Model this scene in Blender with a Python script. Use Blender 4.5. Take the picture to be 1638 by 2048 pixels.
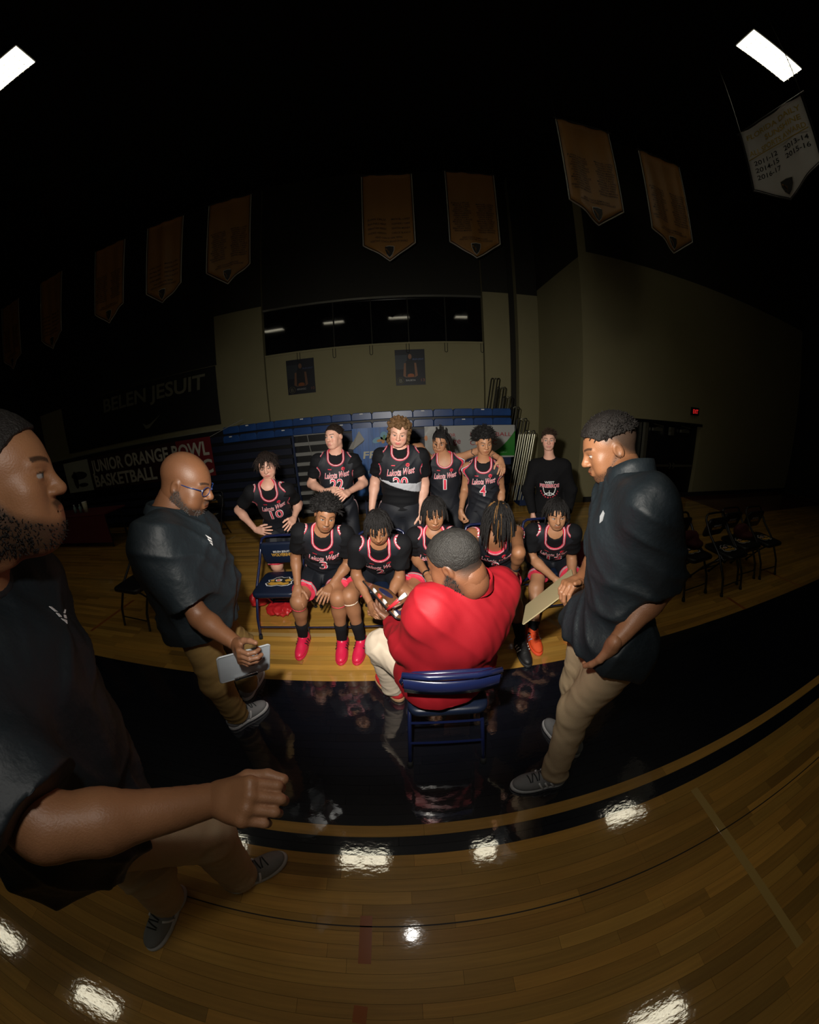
import bpy, bmesh, math, random
import numpy as np
import openvdb
from mathutils import Matrix, Vector
from mathutils.bvhtree import BVHTree

for o in list(bpy.data.objects):
    bpy.data.objects.remove(o, do_unlink=True)
SC = bpy.context.scene
COL = SC.collection
rng = random.Random(7)

# ---------------------------------------------------------------- camera (fisheye, stereographic)
CAM_H = 1.85
FPX = 602.15                      # focal length in pixels of the 1638 x 2048 frame
PITCH, ROLL, YAW = math.radians(17.98), math.radians(-2.675), math.radians(1.42)
_cp, _sp, _cr, _sr, _cy, _sy = (math.cos(PITCH), math.sin(PITCH), math.cos(ROLL), math.sin(ROLL),
                                math.cos(YAW), math.sin(YAW))
CM = (np.array([[_cr, _sr, 0], [-_sr, _cr, 0], [0, 0, 1]])
      @ np.array([[1, 0, 0], [0, _sp, _cp], [0, _cp, -_sp]])
      @ np.array([[_cy, -_sy, 0], [_sy, _cy, 0], [0, 0, 1]]))      # rows: right, up, forward
cd = bpy.data.cameras.new('camera')
cam = bpy.data.objects.new('camera', cd)
COL.objects.link(cam)
r_, u_, f_ = CM
cam.matrix_world = Matrix(((r_[0], u_[0], -f_[0], 0), (r_[1], u_[1], -f_[1], 0), (r_[2], u_[2], -f_[2], CAM_H), (0, 0, 0, 1)))
cd.type = 'PANO'
cd.panorama_type = 'FISHEYE_LENS_POLYNOMIAL'
cd.fisheye_fov = math.radians(220)
SENS = 36.0                       # sensor height in mm for 2048 px
_r = np.linspace(0, 1330, 400)
_th = 2 * np.arctan(_r / (2 * FPX))
_mm = _r * SENS / 2048
_A = np.stack([_mm, _mm**2, _mm**3, _mm**4], 1)
_k = np.linalg.lstsq(_A, _th, rcond=None)[0]
cd.fisheye_polynomial_k0 = 0.0
cd.fisheye_polynomial_k1, cd.fisheye_polynomial_k2, cd.fisheye_polynomial_k3, cd.fisheye_polynomial_k4 = [-float(v) for v in _k]
cd.sensor_fit = 'VERTICAL'
cd.sensor_height = SENS
cd.sensor_width = SENS * 1638 / 2048
cd.clip_start = 0.02
cd.clip_end = 100
SC.camera = cam

# ---------------------------------------------------------------- world, flash, exposure
w = bpy.data.worlds.new('world'); SC.world = w; w.use_nodes = True
w.node_tree.nodes['Background'].inputs[0].default_value = (0, 0, 0, 1)
w.node_tree.nodes['Background'].inputs[1].default_value = 0.0
SC.view_settings.view_transform = 'Standard'
SC.view_settings.look = 'None'
SC.view_settings.gamma = 1.0
SC.view_settings.use_curve_mapping = False
SC.view_settings.exposure = 0.0
SC.cycles.max_bounces = 6; SC.cycles.diffuse_bounces = 3; SC.cycles.glossy_bounces = 3; SC.cycles.transmission_bounces = 2
SC.cycles.use_adaptive_sampling = True; SC.cycles.adaptive_threshold = .02


def ray(u, v):
    p = np.array([u - 819.0, v - 1024.0]); r = np.hypot(*p); th = 2 * np.arctan(r / 2 / FPX)
    s = np.sin(th) / max(r, 1e-9)
    return CM.T @ np.array([p[0] * s, -p[1] * s, np.cos(th)])


CAMP = np.array([0, 0, CAM_H])


def at(u, v, y=None, z=None, x=None, d=None):
    """point of the place seen at photo pixel (u, v), on the plane y=, z= or x=, or at distance d"""
    q = ray(u, v)
    if y is not None: t = y / q[1]
    elif x is not None: t = x / q[0]
    elif z is not None: t = (z - CAM_H) / q[2]
    else: t = d
    return CAMP + q * t


FLASH_POS = (-0.14, 0.14, 2.06)
FLASH_AIM = at(830, 985, d=3.0)
fl = bpy.data.lights.new('camera_flash', 'SPOT')
fl.energy = 420
fl.color = (1.0, 0.94, 0.84)
fl.spot_size = math.radians(112)
fl.spot_blend = 1.0
fl.shadow_soft_size = 0.035
flo = bpy.data.objects.new('camera_flash', fl); COL.objects.link(flo)
flo.location = FLASH_POS
flo.rotation_euler = (Vector(FLASH_AIM) - Vector(FLASH_POS)).to_track_quat('-Z', 'Y').to_euler()
sp = bpy.data.lights.new('camera_flash_spill', 'POINT')
sp.energy = 9; sp.shadow_soft_size = 0.03; sp.color = (1.0, 0.95, 0.88)
spo = bpy.data.objects.new('camera_flash_spill', sp); COL.objects.link(spo)
spo.location = FLASH_POS

# ================================================================ helpers
def srgb(r, g, b):
    f = lambda c: (c / 255) / 12.92 if c / 255 <= 0.04045 else ((c / 255 + 0.055) / 1.055) ** 2.4
    return (f(r), f(g), f(b))


MATS = {}


def mat(name, col=(0.5, 0.5, 0.5), rough=0.5, metal=0.0, spec=0.5, bump=0.0, bscale=80.0, coat=0.0, emit=None,
        estr=0.0, attr=None, var=0.0, vscale=8.0, stretch=None, sheen=0.0, objvar=0.0, ior=None, alpha=None, trans=0.0):
    """procedural principled material; attr = colour attribute that carries the object's own colours"""
    if name in MATS: return MATS[name]
    m = bpy.data.materials.new(name); m.use_nodes = True
    nt = m.node_tree; b = nt.nodes['Principled BSDF']
    b.inputs['Base Color'].default_value = (*col, 1)
    b.inputs['Roughness'].default_value = rough
    b.inputs['Metallic'].default_value = metal
    b.inputs['Specular IOR Level'].default_value = spec
    if ior: b.inputs['IOR'].default_value = ior
    b.inputs['Coat Weight'].default_value = coat
    b.inputs['Coat Roughness'].default_value = 0.08
    if sheen: b.inputs['Sheen Weight'].default_value = sheen
    if trans: b.inputs['Transmission Weight'].default_value = trans
    if alpha is not None: b.inputs['Alpha'].default_value = alpha
    src = None
    if attr:
        a = nt.nodes.new('ShaderNodeAttribute'); a.attribute_name = attr; src = a.outputs['Color']
    tc = nt.nodes.new('ShaderNodeTexCoord')
    vec = tc.outputs['Object']
    if stretch:
        mp = nt.nodes.new('ShaderNodeMapping'); mp.inputs['Scale'].default_value = stretch
        nt.links.new(vec, mp.inputs[0]); vec = mp.outputs[0]
    if objvar:
        oi = nt.nodes.new('ShaderNodeObjectInfo')
        mr = nt.nodes.new('ShaderNodeMapRange'); mr.inputs[3].default_value = 1 - objvar; mr.inputs[4].default_value = 1 + objvar
        nt.links.new(oi.outputs['Random'], mr.inputs[0])
        mx = nt.nodes.new('ShaderNodeMix'); mx.data_type = 'RGBA'; mx.blend_type = 'MULTIPLY'; mx.inputs[0].default_value = 1
        if src: nt.links.new(src, mx.inputs[6])
        else: mx.inputs[6].default_value = (*col, 1)
        nt.links.new(mr.outputs[0], mx.inputs[7]); src = mx.outputs[2]
    if var:
        n = nt.nodes.new('ShaderNodeTexNoise'); n.inputs['Scale'].default_value = vscale; n.inputs['Detail'].default_value = 5
        nt.links.new(vec, n.inputs['Vector'])
        mr = nt.nodes.new('ShaderNodeMapRange'); mr.inputs[1].default_value = .25; mr.inputs[2].default_value = .75
        mr.inputs[3].default_value = 1 - var; mr.inputs[4].default_value = 1 + var
        nt.links.new(n.outputs['Fac'], mr.inputs[0])
        mx = nt.nodes.new('ShaderNodeMix'); mx.data_type = 'RGBA'; mx.blend_type = 'MULTIPLY'; mx.inputs[0].default_value = 1
        if src: nt.links.new(src, mx.inputs[6])
        else: mx.inputs[6].default_value = (*col, 1)
        nt.links.new(mr.outputs[0], mx.inputs[7]); src = mx.outputs[2]
    if src: nt.links.new(src, b.inputs['Base Color'])
    if bump:
        n = nt.nodes.new('ShaderNodeTexNoise'); n.inputs['Scale'].default_value = bscale; n.inputs['Detail'].default_value = 3
        nt.links.new(vec, n.inputs['Vector'])
        bp = nt.nodes.new('ShaderNodeBump'); bp.inputs['Strength'].default_value = bump; bp.inputs['Distance'].default_value = .01
        nt.links.new(n.outputs['Fac'], bp.inputs['Height']); nt.links.new(bp.outputs[0], b.inputs['Normal'])
    if emit:
        b.inputs['Emission Color'].default_value = (*emit, 1); b.inputs['Emission Strength'].default_value = estr
    MATS[name] = m
    return m


def tag(o, label=None, cat=None, group=None, kind=None):
    if label: o['label'] = label
    if cat: o['category'] = cat
    if group: o['group'] = group
    if kind: o['kind'] = kind
    return o


def empty(name, loc, label=None, cat=None, group=None, rz=0.0):
    o = bpy.data.objects.new(name, None); COL.objects.link(o); o.empty_display_size = .1
    o.location = loc; o.rotation_euler = (0, 0, rz)
    return tag(o, label, cat, group)


def link(name, me, m=None, parent=None, loc=(0, 0, 0), rot=(0, 0, 0), scale=(1, 1, 1)):
    o = bpy.data.objects.new(name, me); COL.objects.link(o)
    if m is not None and len(me.materials) == 0: me.materials.append(m)
    o.parent = parent; o.location = loc; o.rotation_euler = rot; o.scale = scale
    return o


def mesh_np(name, verts, faces, smooth=True, cols=None, floats=None):
    """mesh from numpy arrays; faces = list of int arrays (n,3) or (n,4)"""
    me = bpy.data.meshes.new(name)
    if not isinstance(faces, (list, tuple)): faces = [faces]
    faces = [np.asarray(f, dtype=np.int32) for f in faces if len(f)]
    verts = np.asarray(verts, dtype=np.float32)
    me.vertices.add(len(verts)); me.vertices.foreach_set('co', verts.ravel())
    loops = np.concatenate([f.ravel() for f in faces]).astype(np.int32)
    tot = np.concatenate([np.full(len(f), f.shape[1], np.int32) for f in faces])
    start = np.concatenate([[0], np.cumsum(tot)[:-1]]).astype(np.int32)
    me.loops.add(len(loops)); me.loops.foreach_set('vertex_index', loops)
    me.polygons.add(len(tot)); me.polygons.foreach_set('loop_start', start); me.polygons.foreach_set('loop_total', tot)
    me.polygons.foreach_set('use_smooth', np.full(len(tot), bool(smooth)))
    me.update(calc_edges=True); me.validate()
    if cols is not None:
        a = me.attributes.new('Col', 'FLOAT_COLOR', 'POINT')
        c = np.ones((len(verts), 4), np.float32); c[:, :3] = cols; a.data.foreach_set('color', c.ravel())
    for k, v in (floats or {}).items():
        a = me.attributes.new(k, 'FLOAT', 'POINT'); a.data.foreach_set('value', np.asarray(v, np.float32))
    return me


class MB:
    """collects simple solids into one mesh"""
    def __init__(s): s.v = []; s.f = []
    def add(s, vs, fs):
        o = len(s.v); s.v += [tuple(map(float, q)) for q in vs]; s.f += [tuple(i + o for i in f) for f in fs]; return s
    def box(s, x0, x1, y0, y1, z0, z1):
        vs = [(x0, y0, z0), (x1, y0, z0), (x1, y1, z0), (x0, y1, z0), (x0, y0, z1), (x1, y0, z1), (x1, y1, z1), (x0, y1, z1)]
        return s.add(vs, [(0, 3, 2, 1), (4, 5, 6, 7), (0, 1, 5, 4), (1, 2, 6, 5), (2, 3, 7, 6), (3, 0, 4, 7)])
    def hexa(s, a, b, c, d, n, t):
        """slab: quad a b c d extruded by vector n*t"""
        P = [np.array(q, float) for q in (a, b, c, d)]; n = np.array(n, float) * t
        vs = P + [q + n for q in P]
        return s.add(vs, [(0, 3, 2, 1), (4, 5, 6, 7), (0, 1, 5, 4), (1, 2, 6, 5), (2, 3, 7, 6), (3, 0, 4, 7)])
    def tube(s, pts, r, n=8, closed=False, caps=True):
        pts = [np.array(p, float) for p in pts]; m = len(pts); rs = r if hasattr(r, '__len__') else [r] * m
        rings = []; prev = None
        for i, p in enumerate(pts):
            a = pts[(i - 1) % m] if (closed or i > 0) else p; b = pts[(i + 1) % m] if (closed or i < m - 1) else p
            t = b - a; t = t / (np.linalg.norm(t) + 1e-12)
            if prev is None:
                ref = np.array([0, 0, 1.]) if abs(t[2]) < .9 else np.array([1., 0, 0])
                e1 = np.cross(t, ref)
            else: e1 = prev - t * np.dot(prev, t)
            e1 /= np.linalg.norm(e1) + 1e-12; prev = e1; e2 = np.cross(t, e1)
            rings.append([p + rs[i] * (math.cos(2 * math.pi * k / n) * e1 + math.sin(2 * math.pi * k / n) * e2) for k in range(n)])
        vs = [q for R in rings for q in R]; fs = []
        for i in range(m if closed else m - 1):
            j = (i + 1) % m
            for k in range(n):
                fs.append((i * n + k, i * n + (k + 1) % n, j * n + (k + 1) % n, j * n + k))
        if caps and not closed:
            fs.append(tuple(range(n - 1, -1, -1))); fs.append(tuple((m - 1) * n + k for k in range(n)))
        return s.add(vs, fs)
    def prism(s, poly, y0, y1):
        """polygon in xz extruded along y"""
        n = len(poly)
        vs = [(x, y0, z) for x, z in poly] + [(x, y1, z) for x, z in poly]
        fs = [tuple(range(n)), tuple(range(2 * n - 1, n - 1, -1))] + [(i, i + n, (i + 1) % n + n, (i + 1) % n) for i in range(n)]
        return s.add(vs, fs)
    def mesh(s, name, smooth=False, bevel=0.0, seg=2):
        me = bpy.data.meshes.new(name); me.from_pydata(s.v, [], s.f)
        bm = bmesh.new(); bm.from_mesh(me)
        bmesh.ops.recalc_face_normals(bm, faces=bm.faces)
        if bevel:
            bmesh.ops.bevel(bm, geom=list(bm.edges), offset=bevel, segments=seg, affect='EDGES', profile=.5)
        bm.to_mesh(me); bm.free()
        if smooth: me.polygons.foreach_set('use_smooth', np.ones(len(me.polygons), dtype=bool))
        return me
    def build(s, name, m, parent=None, smooth=False, bevel=0.0, seg=2, loc=(0, 0, 0)):
        return link(name, s.mesh(name, smooth, bevel, seg), m, parent, loc=loc)


def arc(c, r, a0, a1, n, ax=0, ay=2):
    out = []
    for i in range(n + 1):
        a = a0 + (a1 - a0) * i / n; p = list(c); p[ax] += r * math.cos(a); p[ay] += r * math.sin(a); out.append(tuple(p))
    return out


# ---------------------------------------------------------------- text
TXT = {}


def text_arrays(s, bold=0.0, shear=0.0, space=1.0, res=3):
    """flat lettering: (verts (n,2), triangles), cap height about 1, centred"""
    k = (s, bold, shear, space)
    if k in TXT: return TXT[k]
    c = bpy.data.curves.new('lettering', 'FONT'); c.body = s; c.size = 1.4; c.offset = bold; c.shear = shear
    c.space_character = space; c.resolution_u = res; c.align_x = 'CENTER'
    c.fill_mode = 'FRONT'; c.extrude = 0
    o = bpy.data.objects.new('lettering', c)
    COL.objects.link(o)
    dg = bpy.context.evaluated_depsgraph_get()
    me = bpy.data.meshes.new_from_object(o.evaluated_get(dg))
    bm = bmesh.new(); bm.from_mesh(me)
    bmesh.ops.remove_doubles(bm, verts=bm.verts, dist=.004)
    bmesh.ops.triangulate(bm, faces=bm.faces)
    v = np.array([(q.co.x, q.co.y) for q in bm.verts]).reshape(-1, 2)
    bm.verts.index_update()
    f = np.array([[q.index for q in fa.verts] for fa in bm.faces], dtype=np.int32).reshape(-1, 3)
    bm.free(); bpy.data.meshes.remove(me); bpy.data.objects.remove(o); bpy.data.curves.remove(c)
    v[:, 1] -= .5
    TXT[k] = (v, f)
    return v, f


def flat_text(name, s, m, parent, origin, right, up, height, width=None, bold=0.0, shear=0.0, off=0.002, space=1.0, warp=None):
    v, f = text_arrays(s, bold, shear, space)
    right = np.array(right, float); up = np.array(up, float); n = np.cross(right, up)
    sx = height
    if width: sx = width / (v[:, 0].max() - v[:, 0].min())
    x = v[:, 0] * sx; y = v[:, 1] * height
    if warp: y = y + warp(x)
    P = np.array(origin, float) + x[:, None] * right + y[:, None] * up + n * off
    return link(name, mesh_np(name, P, f, smooth=False), m, parent)


# ================================================================ implicit surfaces
def nrm(v):
    v = np.asarray(v, float); return v / (np.linalg.norm(v) + 1e-12)


class Cone:
    """tapered capsule, optionally cut flat: cuts = [(point, normal)] keep the side against the normal"""
    def __init__(s, a, b, r1, r2, k=.03, cuts=(), flat=None):
        s.a = np.array(a, float); s.b = np.array(b, float); s.r1 = r1; s.r2 = r2; s.k = k; s.cuts = cuts; s.flat = flat
    def box(s, o):
        m = max(s.r1, s.r2) + o
        lo = np.minimum(s.a - s.r1, s.b - s.r2) - o; hi = np.maximum(s.a + s.r1, s.b + s.r2) + o
        return lo, hi
    def d(s, X, Y, Z):
        ba = s.b - s.a; L = ba @ ba
        x = X - s.a[0]; y = Y - s.a[1]; z = Z - s.a[2]
        t = np.clip((x * ba[0] + y * ba[1] + z * ba[2]) / L, 0, 1)
        if s.flat is not None:      # flattened cross-section: (axis, factor > 1 makes it thinner)
            ax, fa = s.flat; ax = np.asarray(ax)
            ex = x - t * ba[0]; ey = y - t * ba[1]; ez = z - t * ba[2]
            q = (ex * ax[0] + ey * ax[1] + ez * ax[2]) * (fa - 1)
            d = np.sqrt((ex + q * ax[0]) ** 2 + (ey + q * ax[1]) ** 2 + (ez + q * ax[2]) ** 2) - (s.r1 + (s.r2 - s.r1) * t)
        else:
            d = np.sqrt((x - t * ba[0]) ** 2 + (y - t * ba[1]) ** 2 + (z - t * ba[2]) ** 2) - (s.r1 + (s.r2 - s.r1) * t)
        for (c, n) in s.cuts:
            d = np.maximum(d, (X - c[0]) * n[0] + (Y - c[1]) * n[1] + (Z - c[2]) * n[2])
        return d


class Ell:
    """ellipsoid with axes R (rows) and radii r"""
    def __init__(s, c, r, R=None, k=.03):
        s.c = np.array(c, float); s.r = np.array(r, float); s.R = np.eye(3) if R is None else np.array(R, float); s.k = k
    def box(s, o):
        e = np.sqrt(((s.R * s.r[:, None]) ** 2).sum(0)) + o
        return s.c - e, s.c + e
    def d(s, X, Y, Z):
        x = X - s.c[0]; y = Y - s.c[1]; z = Z - s.c[2]
        k0 = 0; k1 = 0
        for i in range(3):
            q = (x * s.R[i, 0] + y * s.R[i, 1] + z * s.R[i, 2]) / s.r[i]
            k0 = k0 + q * q; k1 = k1 + (q / s.r[i]) ** 2
        k0 = np.sqrt(k0); k1 = np.sqrt(k1)
        return k0 * (k0 - 1) / np.maximum(k1, 1e-6)


def infl(p, o):
    """the same shape, o metres fatter"""
    if isinstance(p, Cone): return Cone(p.a, p.b, p.r1 + o, p.r2 + o, p.k, p.cuts, p.flat)
    return Ell(p.c, p.r + o, p.R, p.k)


def smin(a, b, k):
    h = np.maximum(k - np.abs(a - b), 0) / k
    return np.minimum(a, b) - h * h * k * .25


def sdf_mesh(prims, vox, subs=(), cuts=(), clip=None, adapt=0.0):
    """union of prims (smooth), minus subs (prim, k), cut by callables -> (verts, tris, quads)"""
    pad = vox * 3
    los, his = zip(*[p.box(0) for p in prims])
    lo = np.min(los, 0) - pad; hi = np.max(his, 0) + pad
    if clip is not None: lo = np.maximum(lo, clip[0]); hi = np.minimum(hi, clip[1])
    n = np.ceil((hi - lo) / vox).astype(int) + 1
    A = np.full(n, .25, np.float32)
    ax = [(lo[i] + np.arange(n[i]) * vox).astype(np.float32) for i in range(3)]

    def sl(b0, b1):
        i0 = np.clip(np.floor((b0 - lo) / vox).astype(int), 0, n); i1 = np.clip(np.ceil((b1 - lo) / vox).astype(int) + 1, 0, n)
        return tuple(slice(i0[i], i1[i]) for i in range(3))

    def grid(S): return ax[0][S[0]][:, None, None], ax[1][S[1]][None, :, None], ax[2][S[2]][None, None, :]
    for p in prims:
        S = sl(*p.box(max(p.k, pad) + vox))
        if any(s.stop <= s.start for s in S): continue
        A[S] = smin(A[S], p.d(*grid(S)).astype(np.float32), p.k)
    for p, k in subs:
        S = sl(*p.box(k + pad))
        if any(s.stop <= s.start for s in S): continue
        A[S] = -smin(-A[S], p.d(*grid(S)).astype(np.float32), k)
    if cuts:
        X, Y, Z = grid((slice(None),) * 3)
        for c in cuts: A = np.maximum(A, c(X, Y, Z).astype(np.float32))
    g = openvdb.FloatGrid(.25); g.copyFromArray(np.ascontiguousarray(A)); g.transform = openvdb.createLinearTransform(voxelSize=vox)
    P, T, Q = g.convertToPolygons(isovalue=0.0, adaptivity=adapt)
    P = np.asarray(P, float) + lo
    return P, np.asarray(T, np.int64).reshape(-1, 3), np.asarray(Q, np.int64).reshape(-1, 4)


def vnormals(P, T, Q):
    N = np.zeros_like(P)
    for F in (T, Q):
        if len(F) == 0: continue
        a, b, c = P[F[:, 0]], P[F[:, 1]], P[F[:, -1]]
        n = np.cross(b - a, c - a)
        for i in range(F.shape[1]): np.add.at(N, F[:, i], n)
    return N / (np.linalg.norm(N, axis=1)[:, None] + 1e-12)


def relax(P, T, Q, it=1, lam=.5):
    E = []
    for F in (T, Q):
        for i in range(F.shape[1]):
            if len(F): E.append(np.stack([F[:, i], F[:, (i + 1) % F.shape[1]]], 1))
    E = np.concatenate(E); E = np.concatenate([E, E[:, ::-1]])
    deg = np.bincount(E[:, 0], minlength=len(P))[:, None]
    for _ in range(it):
        S = np.stack([np.bincount(E[:, 0], weights=P[E[:, 1], i], minlength=len(P)) for i in range(3)], 1)
        P = P + lam * (S / np.maximum(deg, 1) - P)
    return P


def waves(P, seed, freqs, amp):
    """smooth pseudo-noise from a few sine waves (cloth folds, skin unevenness)"""
    r = np.random.RandomState(seed); out = np.zeros(len(P))
    for f in freqs:
        for _ in range(3):
            k = r.normal(size=3); k = k / np.linalg.norm(k) * f
            out += np.sin(P @ k + r.uniform(0, 6.28) + 1.5 * np.sin(P @ r.normal(size=3) * f * .35)) / (3 * len(freqs))
    return out * amp


def ridges(V, n, freq, seed, sharp=1.6, warp=1.3, wf=9.0):
    """cloth folds: soft crests running across direction n, freq crests per metre, 0..1"""
    t = V @ np.asarray(n) * freq * math.pi + warp * waves(V, seed, (wf,), 3.0) + seed
    patch = np.clip(.35 + waves(V, seed + 50, (7,), 2.4), 0, 1)      # folds come and go over the cloth
    return (1 - np.abs(np.sin(t))) ** sharp * patch


def join(parts):
    V, T, Q, C, o = [], [], [], [], 0
    for (P, t, q, c) in parts:
        V.append(P); T.append(t + o); Q.append(q + o); C.append(c); o += len(P)
    return np.concatenate(V), np.concatenate(T), np.concatenate(Q), np.concatenate(C)

# ================================================================ the hall
def struct(o): o['kind'] = 'structure'; return o


def wood_mat(name, attr):
    m = bpy.data.materials.new(name); m.use_nodes = True; nt = m.node_tree; b = nt.nodes['Principled BSDF']
    tc = nt.nodes.new('ShaderNodeTexCoord'); geo = nt.nodes.new('ShaderNodeNewGeometry')
    mp = nt.nodes.new('ShaderNodeMapping'); mp.inputs['Scale'].default_value = (2.2, 60, 10)
    oi = nt.nodes.new('ShaderNodeObjectInfo')
    nt.links.new(geo.outputs['Position'], mp.inputs[0])
    n = nt.nodes.new('ShaderNodeTexNoise'); n.inputs['Scale'].default_value = 1.0; n.inputs['Detail'].default_value = 7; n.inputs['Distortion'].default_value = .6
    nt.links.new(mp.outputs[0], n.inputs['Vector'])
    mr = nt.nodes.new('ShaderNodeMapRange'); mr.inputs[1].default_value = .3; mr.inputs[2].default_value = .7; mr.inputs[3].default_value = .84; mr.inputs[4].default_value = 1.10
    nt.links.new(n.outputs['Fac'], mr.inputs[0])
    mx = nt.nodes.new('ShaderNodeMix'); mx.data_type = 'RGBA'; mx.blend_type = 'MULTIPLY'; mx.inputs[0].default_value = 1
    if attr:
        a = nt.nodes.new('ShaderNodeAttribute'); a.attribute_name = 'Col'; nt.links.new(a.outputs['Color'], mx.inputs[6])
    else: nt.links.new(oi.outputs['Color'], mx.inputs[6])
    nt.links.new(mr.outputs[0], mx.inputs[7]); nt.links.new(mx.outputs[2], b.inputs['Base Color'])
    # varnish: slightly uneven, so that lamps mirror as broken patches
    n2 = nt.nodes.new('ShaderNodeTexNoise'); n2.inputs['Scale'].default_value = 1.0; n2.inputs['Detail'].default_value = 3
    mp2 = nt.nodes.new('ShaderNodeMapping'); mp2.inputs['Scale'].default_value = (26, 46, 20); nt.links.new(geo.outputs['Position'], mp2.inputs[0]); nt.links.new(mp2.outputs[0], n2.inputs['Vector'])
    bp = nt.nodes.new('ShaderNodeBump'); bp.inputs['Strength'].default_value = .03; bp.inputs['Distance'].default_value = .01
    nt.links.new(n2.outputs['Fac'], bp.inputs['Height']); nt.links.new(bp.outputs[0], b.inputs['Coat Normal'])
    b.inputs['Roughness'].default_value = .45; b.inputs['Specular IOR Level'].default_value = .3
    b.inputs['Coat Weight'].default_value = 1.0; b.inputs['Coat Roughness'].default_value = .05; b.inputs['Coat IOR'].default_value = 2.1
    return m


M_PLANK = wood_mat('maple_plank_varnished', False)
M_PLANKS = wood_mat('maple_planks_varnished', True)
M_DARKGAP = mat('floor_underlay', (.010, .007, .004), rough=.8)
FX0, FX1 = -13.0, 13.0
fb = MB().box(FX0, FX1, -4.0, 8.0, -.10, -.0125)
floor = struct(fb.build('floor', M_DARKGAP))
WOOD = np.array((.48, .258, .050)); NAVY = np.array((.0035, .0048, .0105)); GOLD = np.array((.48, .26, .055))
PW = .0572
Y_BLK0, Y_GOLD0, Y_GOLD1, Y_BLK1 = .420, .512, .572, 1.610
rows = []
y = Y_BLK0
while y > -3.9: rows.append((y - PW, y, 'w')); y -= PW
for k in range(2): rows.append((Y_BLK0 + .046 * k, Y_BLK0 + .046 * (k + 1), 'n'))
rows.append((Y_GOLD0, Y_GOLD1, 'g'))
nb = 18; hb = (Y_BLK1 - Y_GOLD1) / nb
for k in range(nb): rows.append((Y_GOLD1 + hb * k, Y_GOLD1 + hb * (k + 1), 'n'))
y = Y_BLK1
while y < 7.75: rows.append((y, y + PW, 'w')); y += PW
planks = []
for (y0, y1, kind) in rows:
    x = FX0 - rng.uniform(0, 1.2)
    while x < FX1:
        L = rng.uniform(.45, 1.5); t = rng.gauss(1, .17); t = min(1.35, max(.62, t)); w = rng.uniform(-.04, .04)
        c = (WOOD if kind == 'w' else GOLD if kind == 'g' else NAVY) * (t if kind != 'n' else 1 + (t - 1) * .4)
        c = c * np.array((1 + w, 1, 1 - w))
        planks.append((max(x, FX0), min(x + L, FX1), y0, y1, tuple(c), kind)); x += L


def plank_size(p):
    """apparent size in the photograph, 0 when it falls outside the frame"""
    cx, cy = (p[0] + p[1]) / 2, (p[2] + p[3]) / 2
    q = CM @ np.array([cx, cy, -CAM_H]); dd = np.linalg.norm(q); q = q / dd; th = math.acos(q[2])
    r = 2 * FPX * math.tan(th / 2); s = math.hypot(q[0], q[1]) + 1e-9; u, v = 819 + q[0] / s * r, 1024 - q[1] / s * r
    if not (-40 < u < 1680 and 900 < v < 2090) or th > 1.7: return 0
    return CAM_H / dd ** 3


planks.sort(key=lambda p: -plank_size(p) * (1.0 if p[5] == 'w' else .8))
GAP = .0010
pb = MB().box(-.5, .5, -.5, .5, -.012, 0).mesh('plank'); pb.materials.append(M_PLANK)
for p in planks[:300]:
    o = link('plank', pb, None, floor, loc=((p[0] + p[1]) / 2, (p[2] + p[3]) / 2, 0), scale=(p[1] - p[0] - GAP, p[3] - p[2] - GAP, 1))
    o.color = (*p[4], 1)
rest = planks[300:]
g = GAP / 2
V = np.array([[(a + g, c + g, 0), (b - g, c + g, 0), (b - g, d - g, 0), (a + g, d - g, 0), (a + g, c + g, -.012), (b - g, c + g, -.012), (b - g, d - g, -.012), (a + g, d - g, -.012)] for a, b, c, d, _, _ in rest]).reshape(-1, 3)
base = np.arange(len(rest))[:, None, None] * 8
F = (base + np.array([[0, 1, 2, 3], [0, 4, 5, 1], [1, 5, 6, 2], [2, 6, 7, 3], [3, 7, 4, 0]])[None]).reshape(-1, 4)
C = np.repeat(np.array([p[4] for p in rest]), 8, axis=0)
o = link('planks', mesh_np('planks', V, F, smooth=False, cols=C), M_PLANKS, floor); o['kind'] = 'stuff'
# painted court lines: thin films on the boards
def court_line(a, b, w, m, name='court_line', z=.0008):
    a = np.array((*a, 0)); b = np.array((*b, 0)); d = nrm(b - a); n = np.array([-d[1], d[0], 0]) * w / 2
    MB().hexa(a + n, a - n, b - n, b + n, (0, 0, 1), z).build(name, m, floor)


M_LINE = mat('court_line_maple', (.50, .34, .11), rough=.3, coat=1.0, spec=.3)
M_LINEO = mat('court_line_rust', (.34, .10, .022), rough=.3, coat=1.0, spec=.3)
M_LINET = mat('court_line_tan', (.45, .30, .12), rough=.3, coat=1.0, spec=.3)
p0, p1 = at(1388, 1578, z=0), at(1600, 1890, z=0); court_line(p0[:2], p1[:2], .052, M_LINE)
p0, p1 = at(733, 1832, z=0), at(729, 1928, z=0); court_line(p0[:2], p1[:2], .052, M_LINEO)
p0, p1 = at(722, 2012, z=0), at(718, 2047, z=0); court_line(p0[:2], p1[:2], .052, M_LINEO)
p0 = at(640, 1270, z=0)[1]; court_line((-1.75, p0), (1.05, p0), .05, M_LINET)
p0, p1 = at(1092, 1236, z=0), at(1128, 1258, z=0); court_line(p0[:2], p1[:2], .05, M_LINET)
p0, p1 = at(182, 1262, z=0), at(268, 1200, z=0); court_line(p0[:2], p1[:2], .05, M_LINEO)
p0, p1 = at(445, 1088, z=0), at(470, 1072, z=0); court_line(p0[:2], p1[:2], .05, M_LINET)
p0, p1 = at(1455, 1195, z=0), at(1490, 1218, z=0); court_line(p0[:2], p1[:2], .05, M_LINEO)
p0, p1 = at(1525, 1139, z=0), at(1600, 1172, z=0); court_line(p0[:2], p1[:2], .05, M_LINEO)
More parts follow.
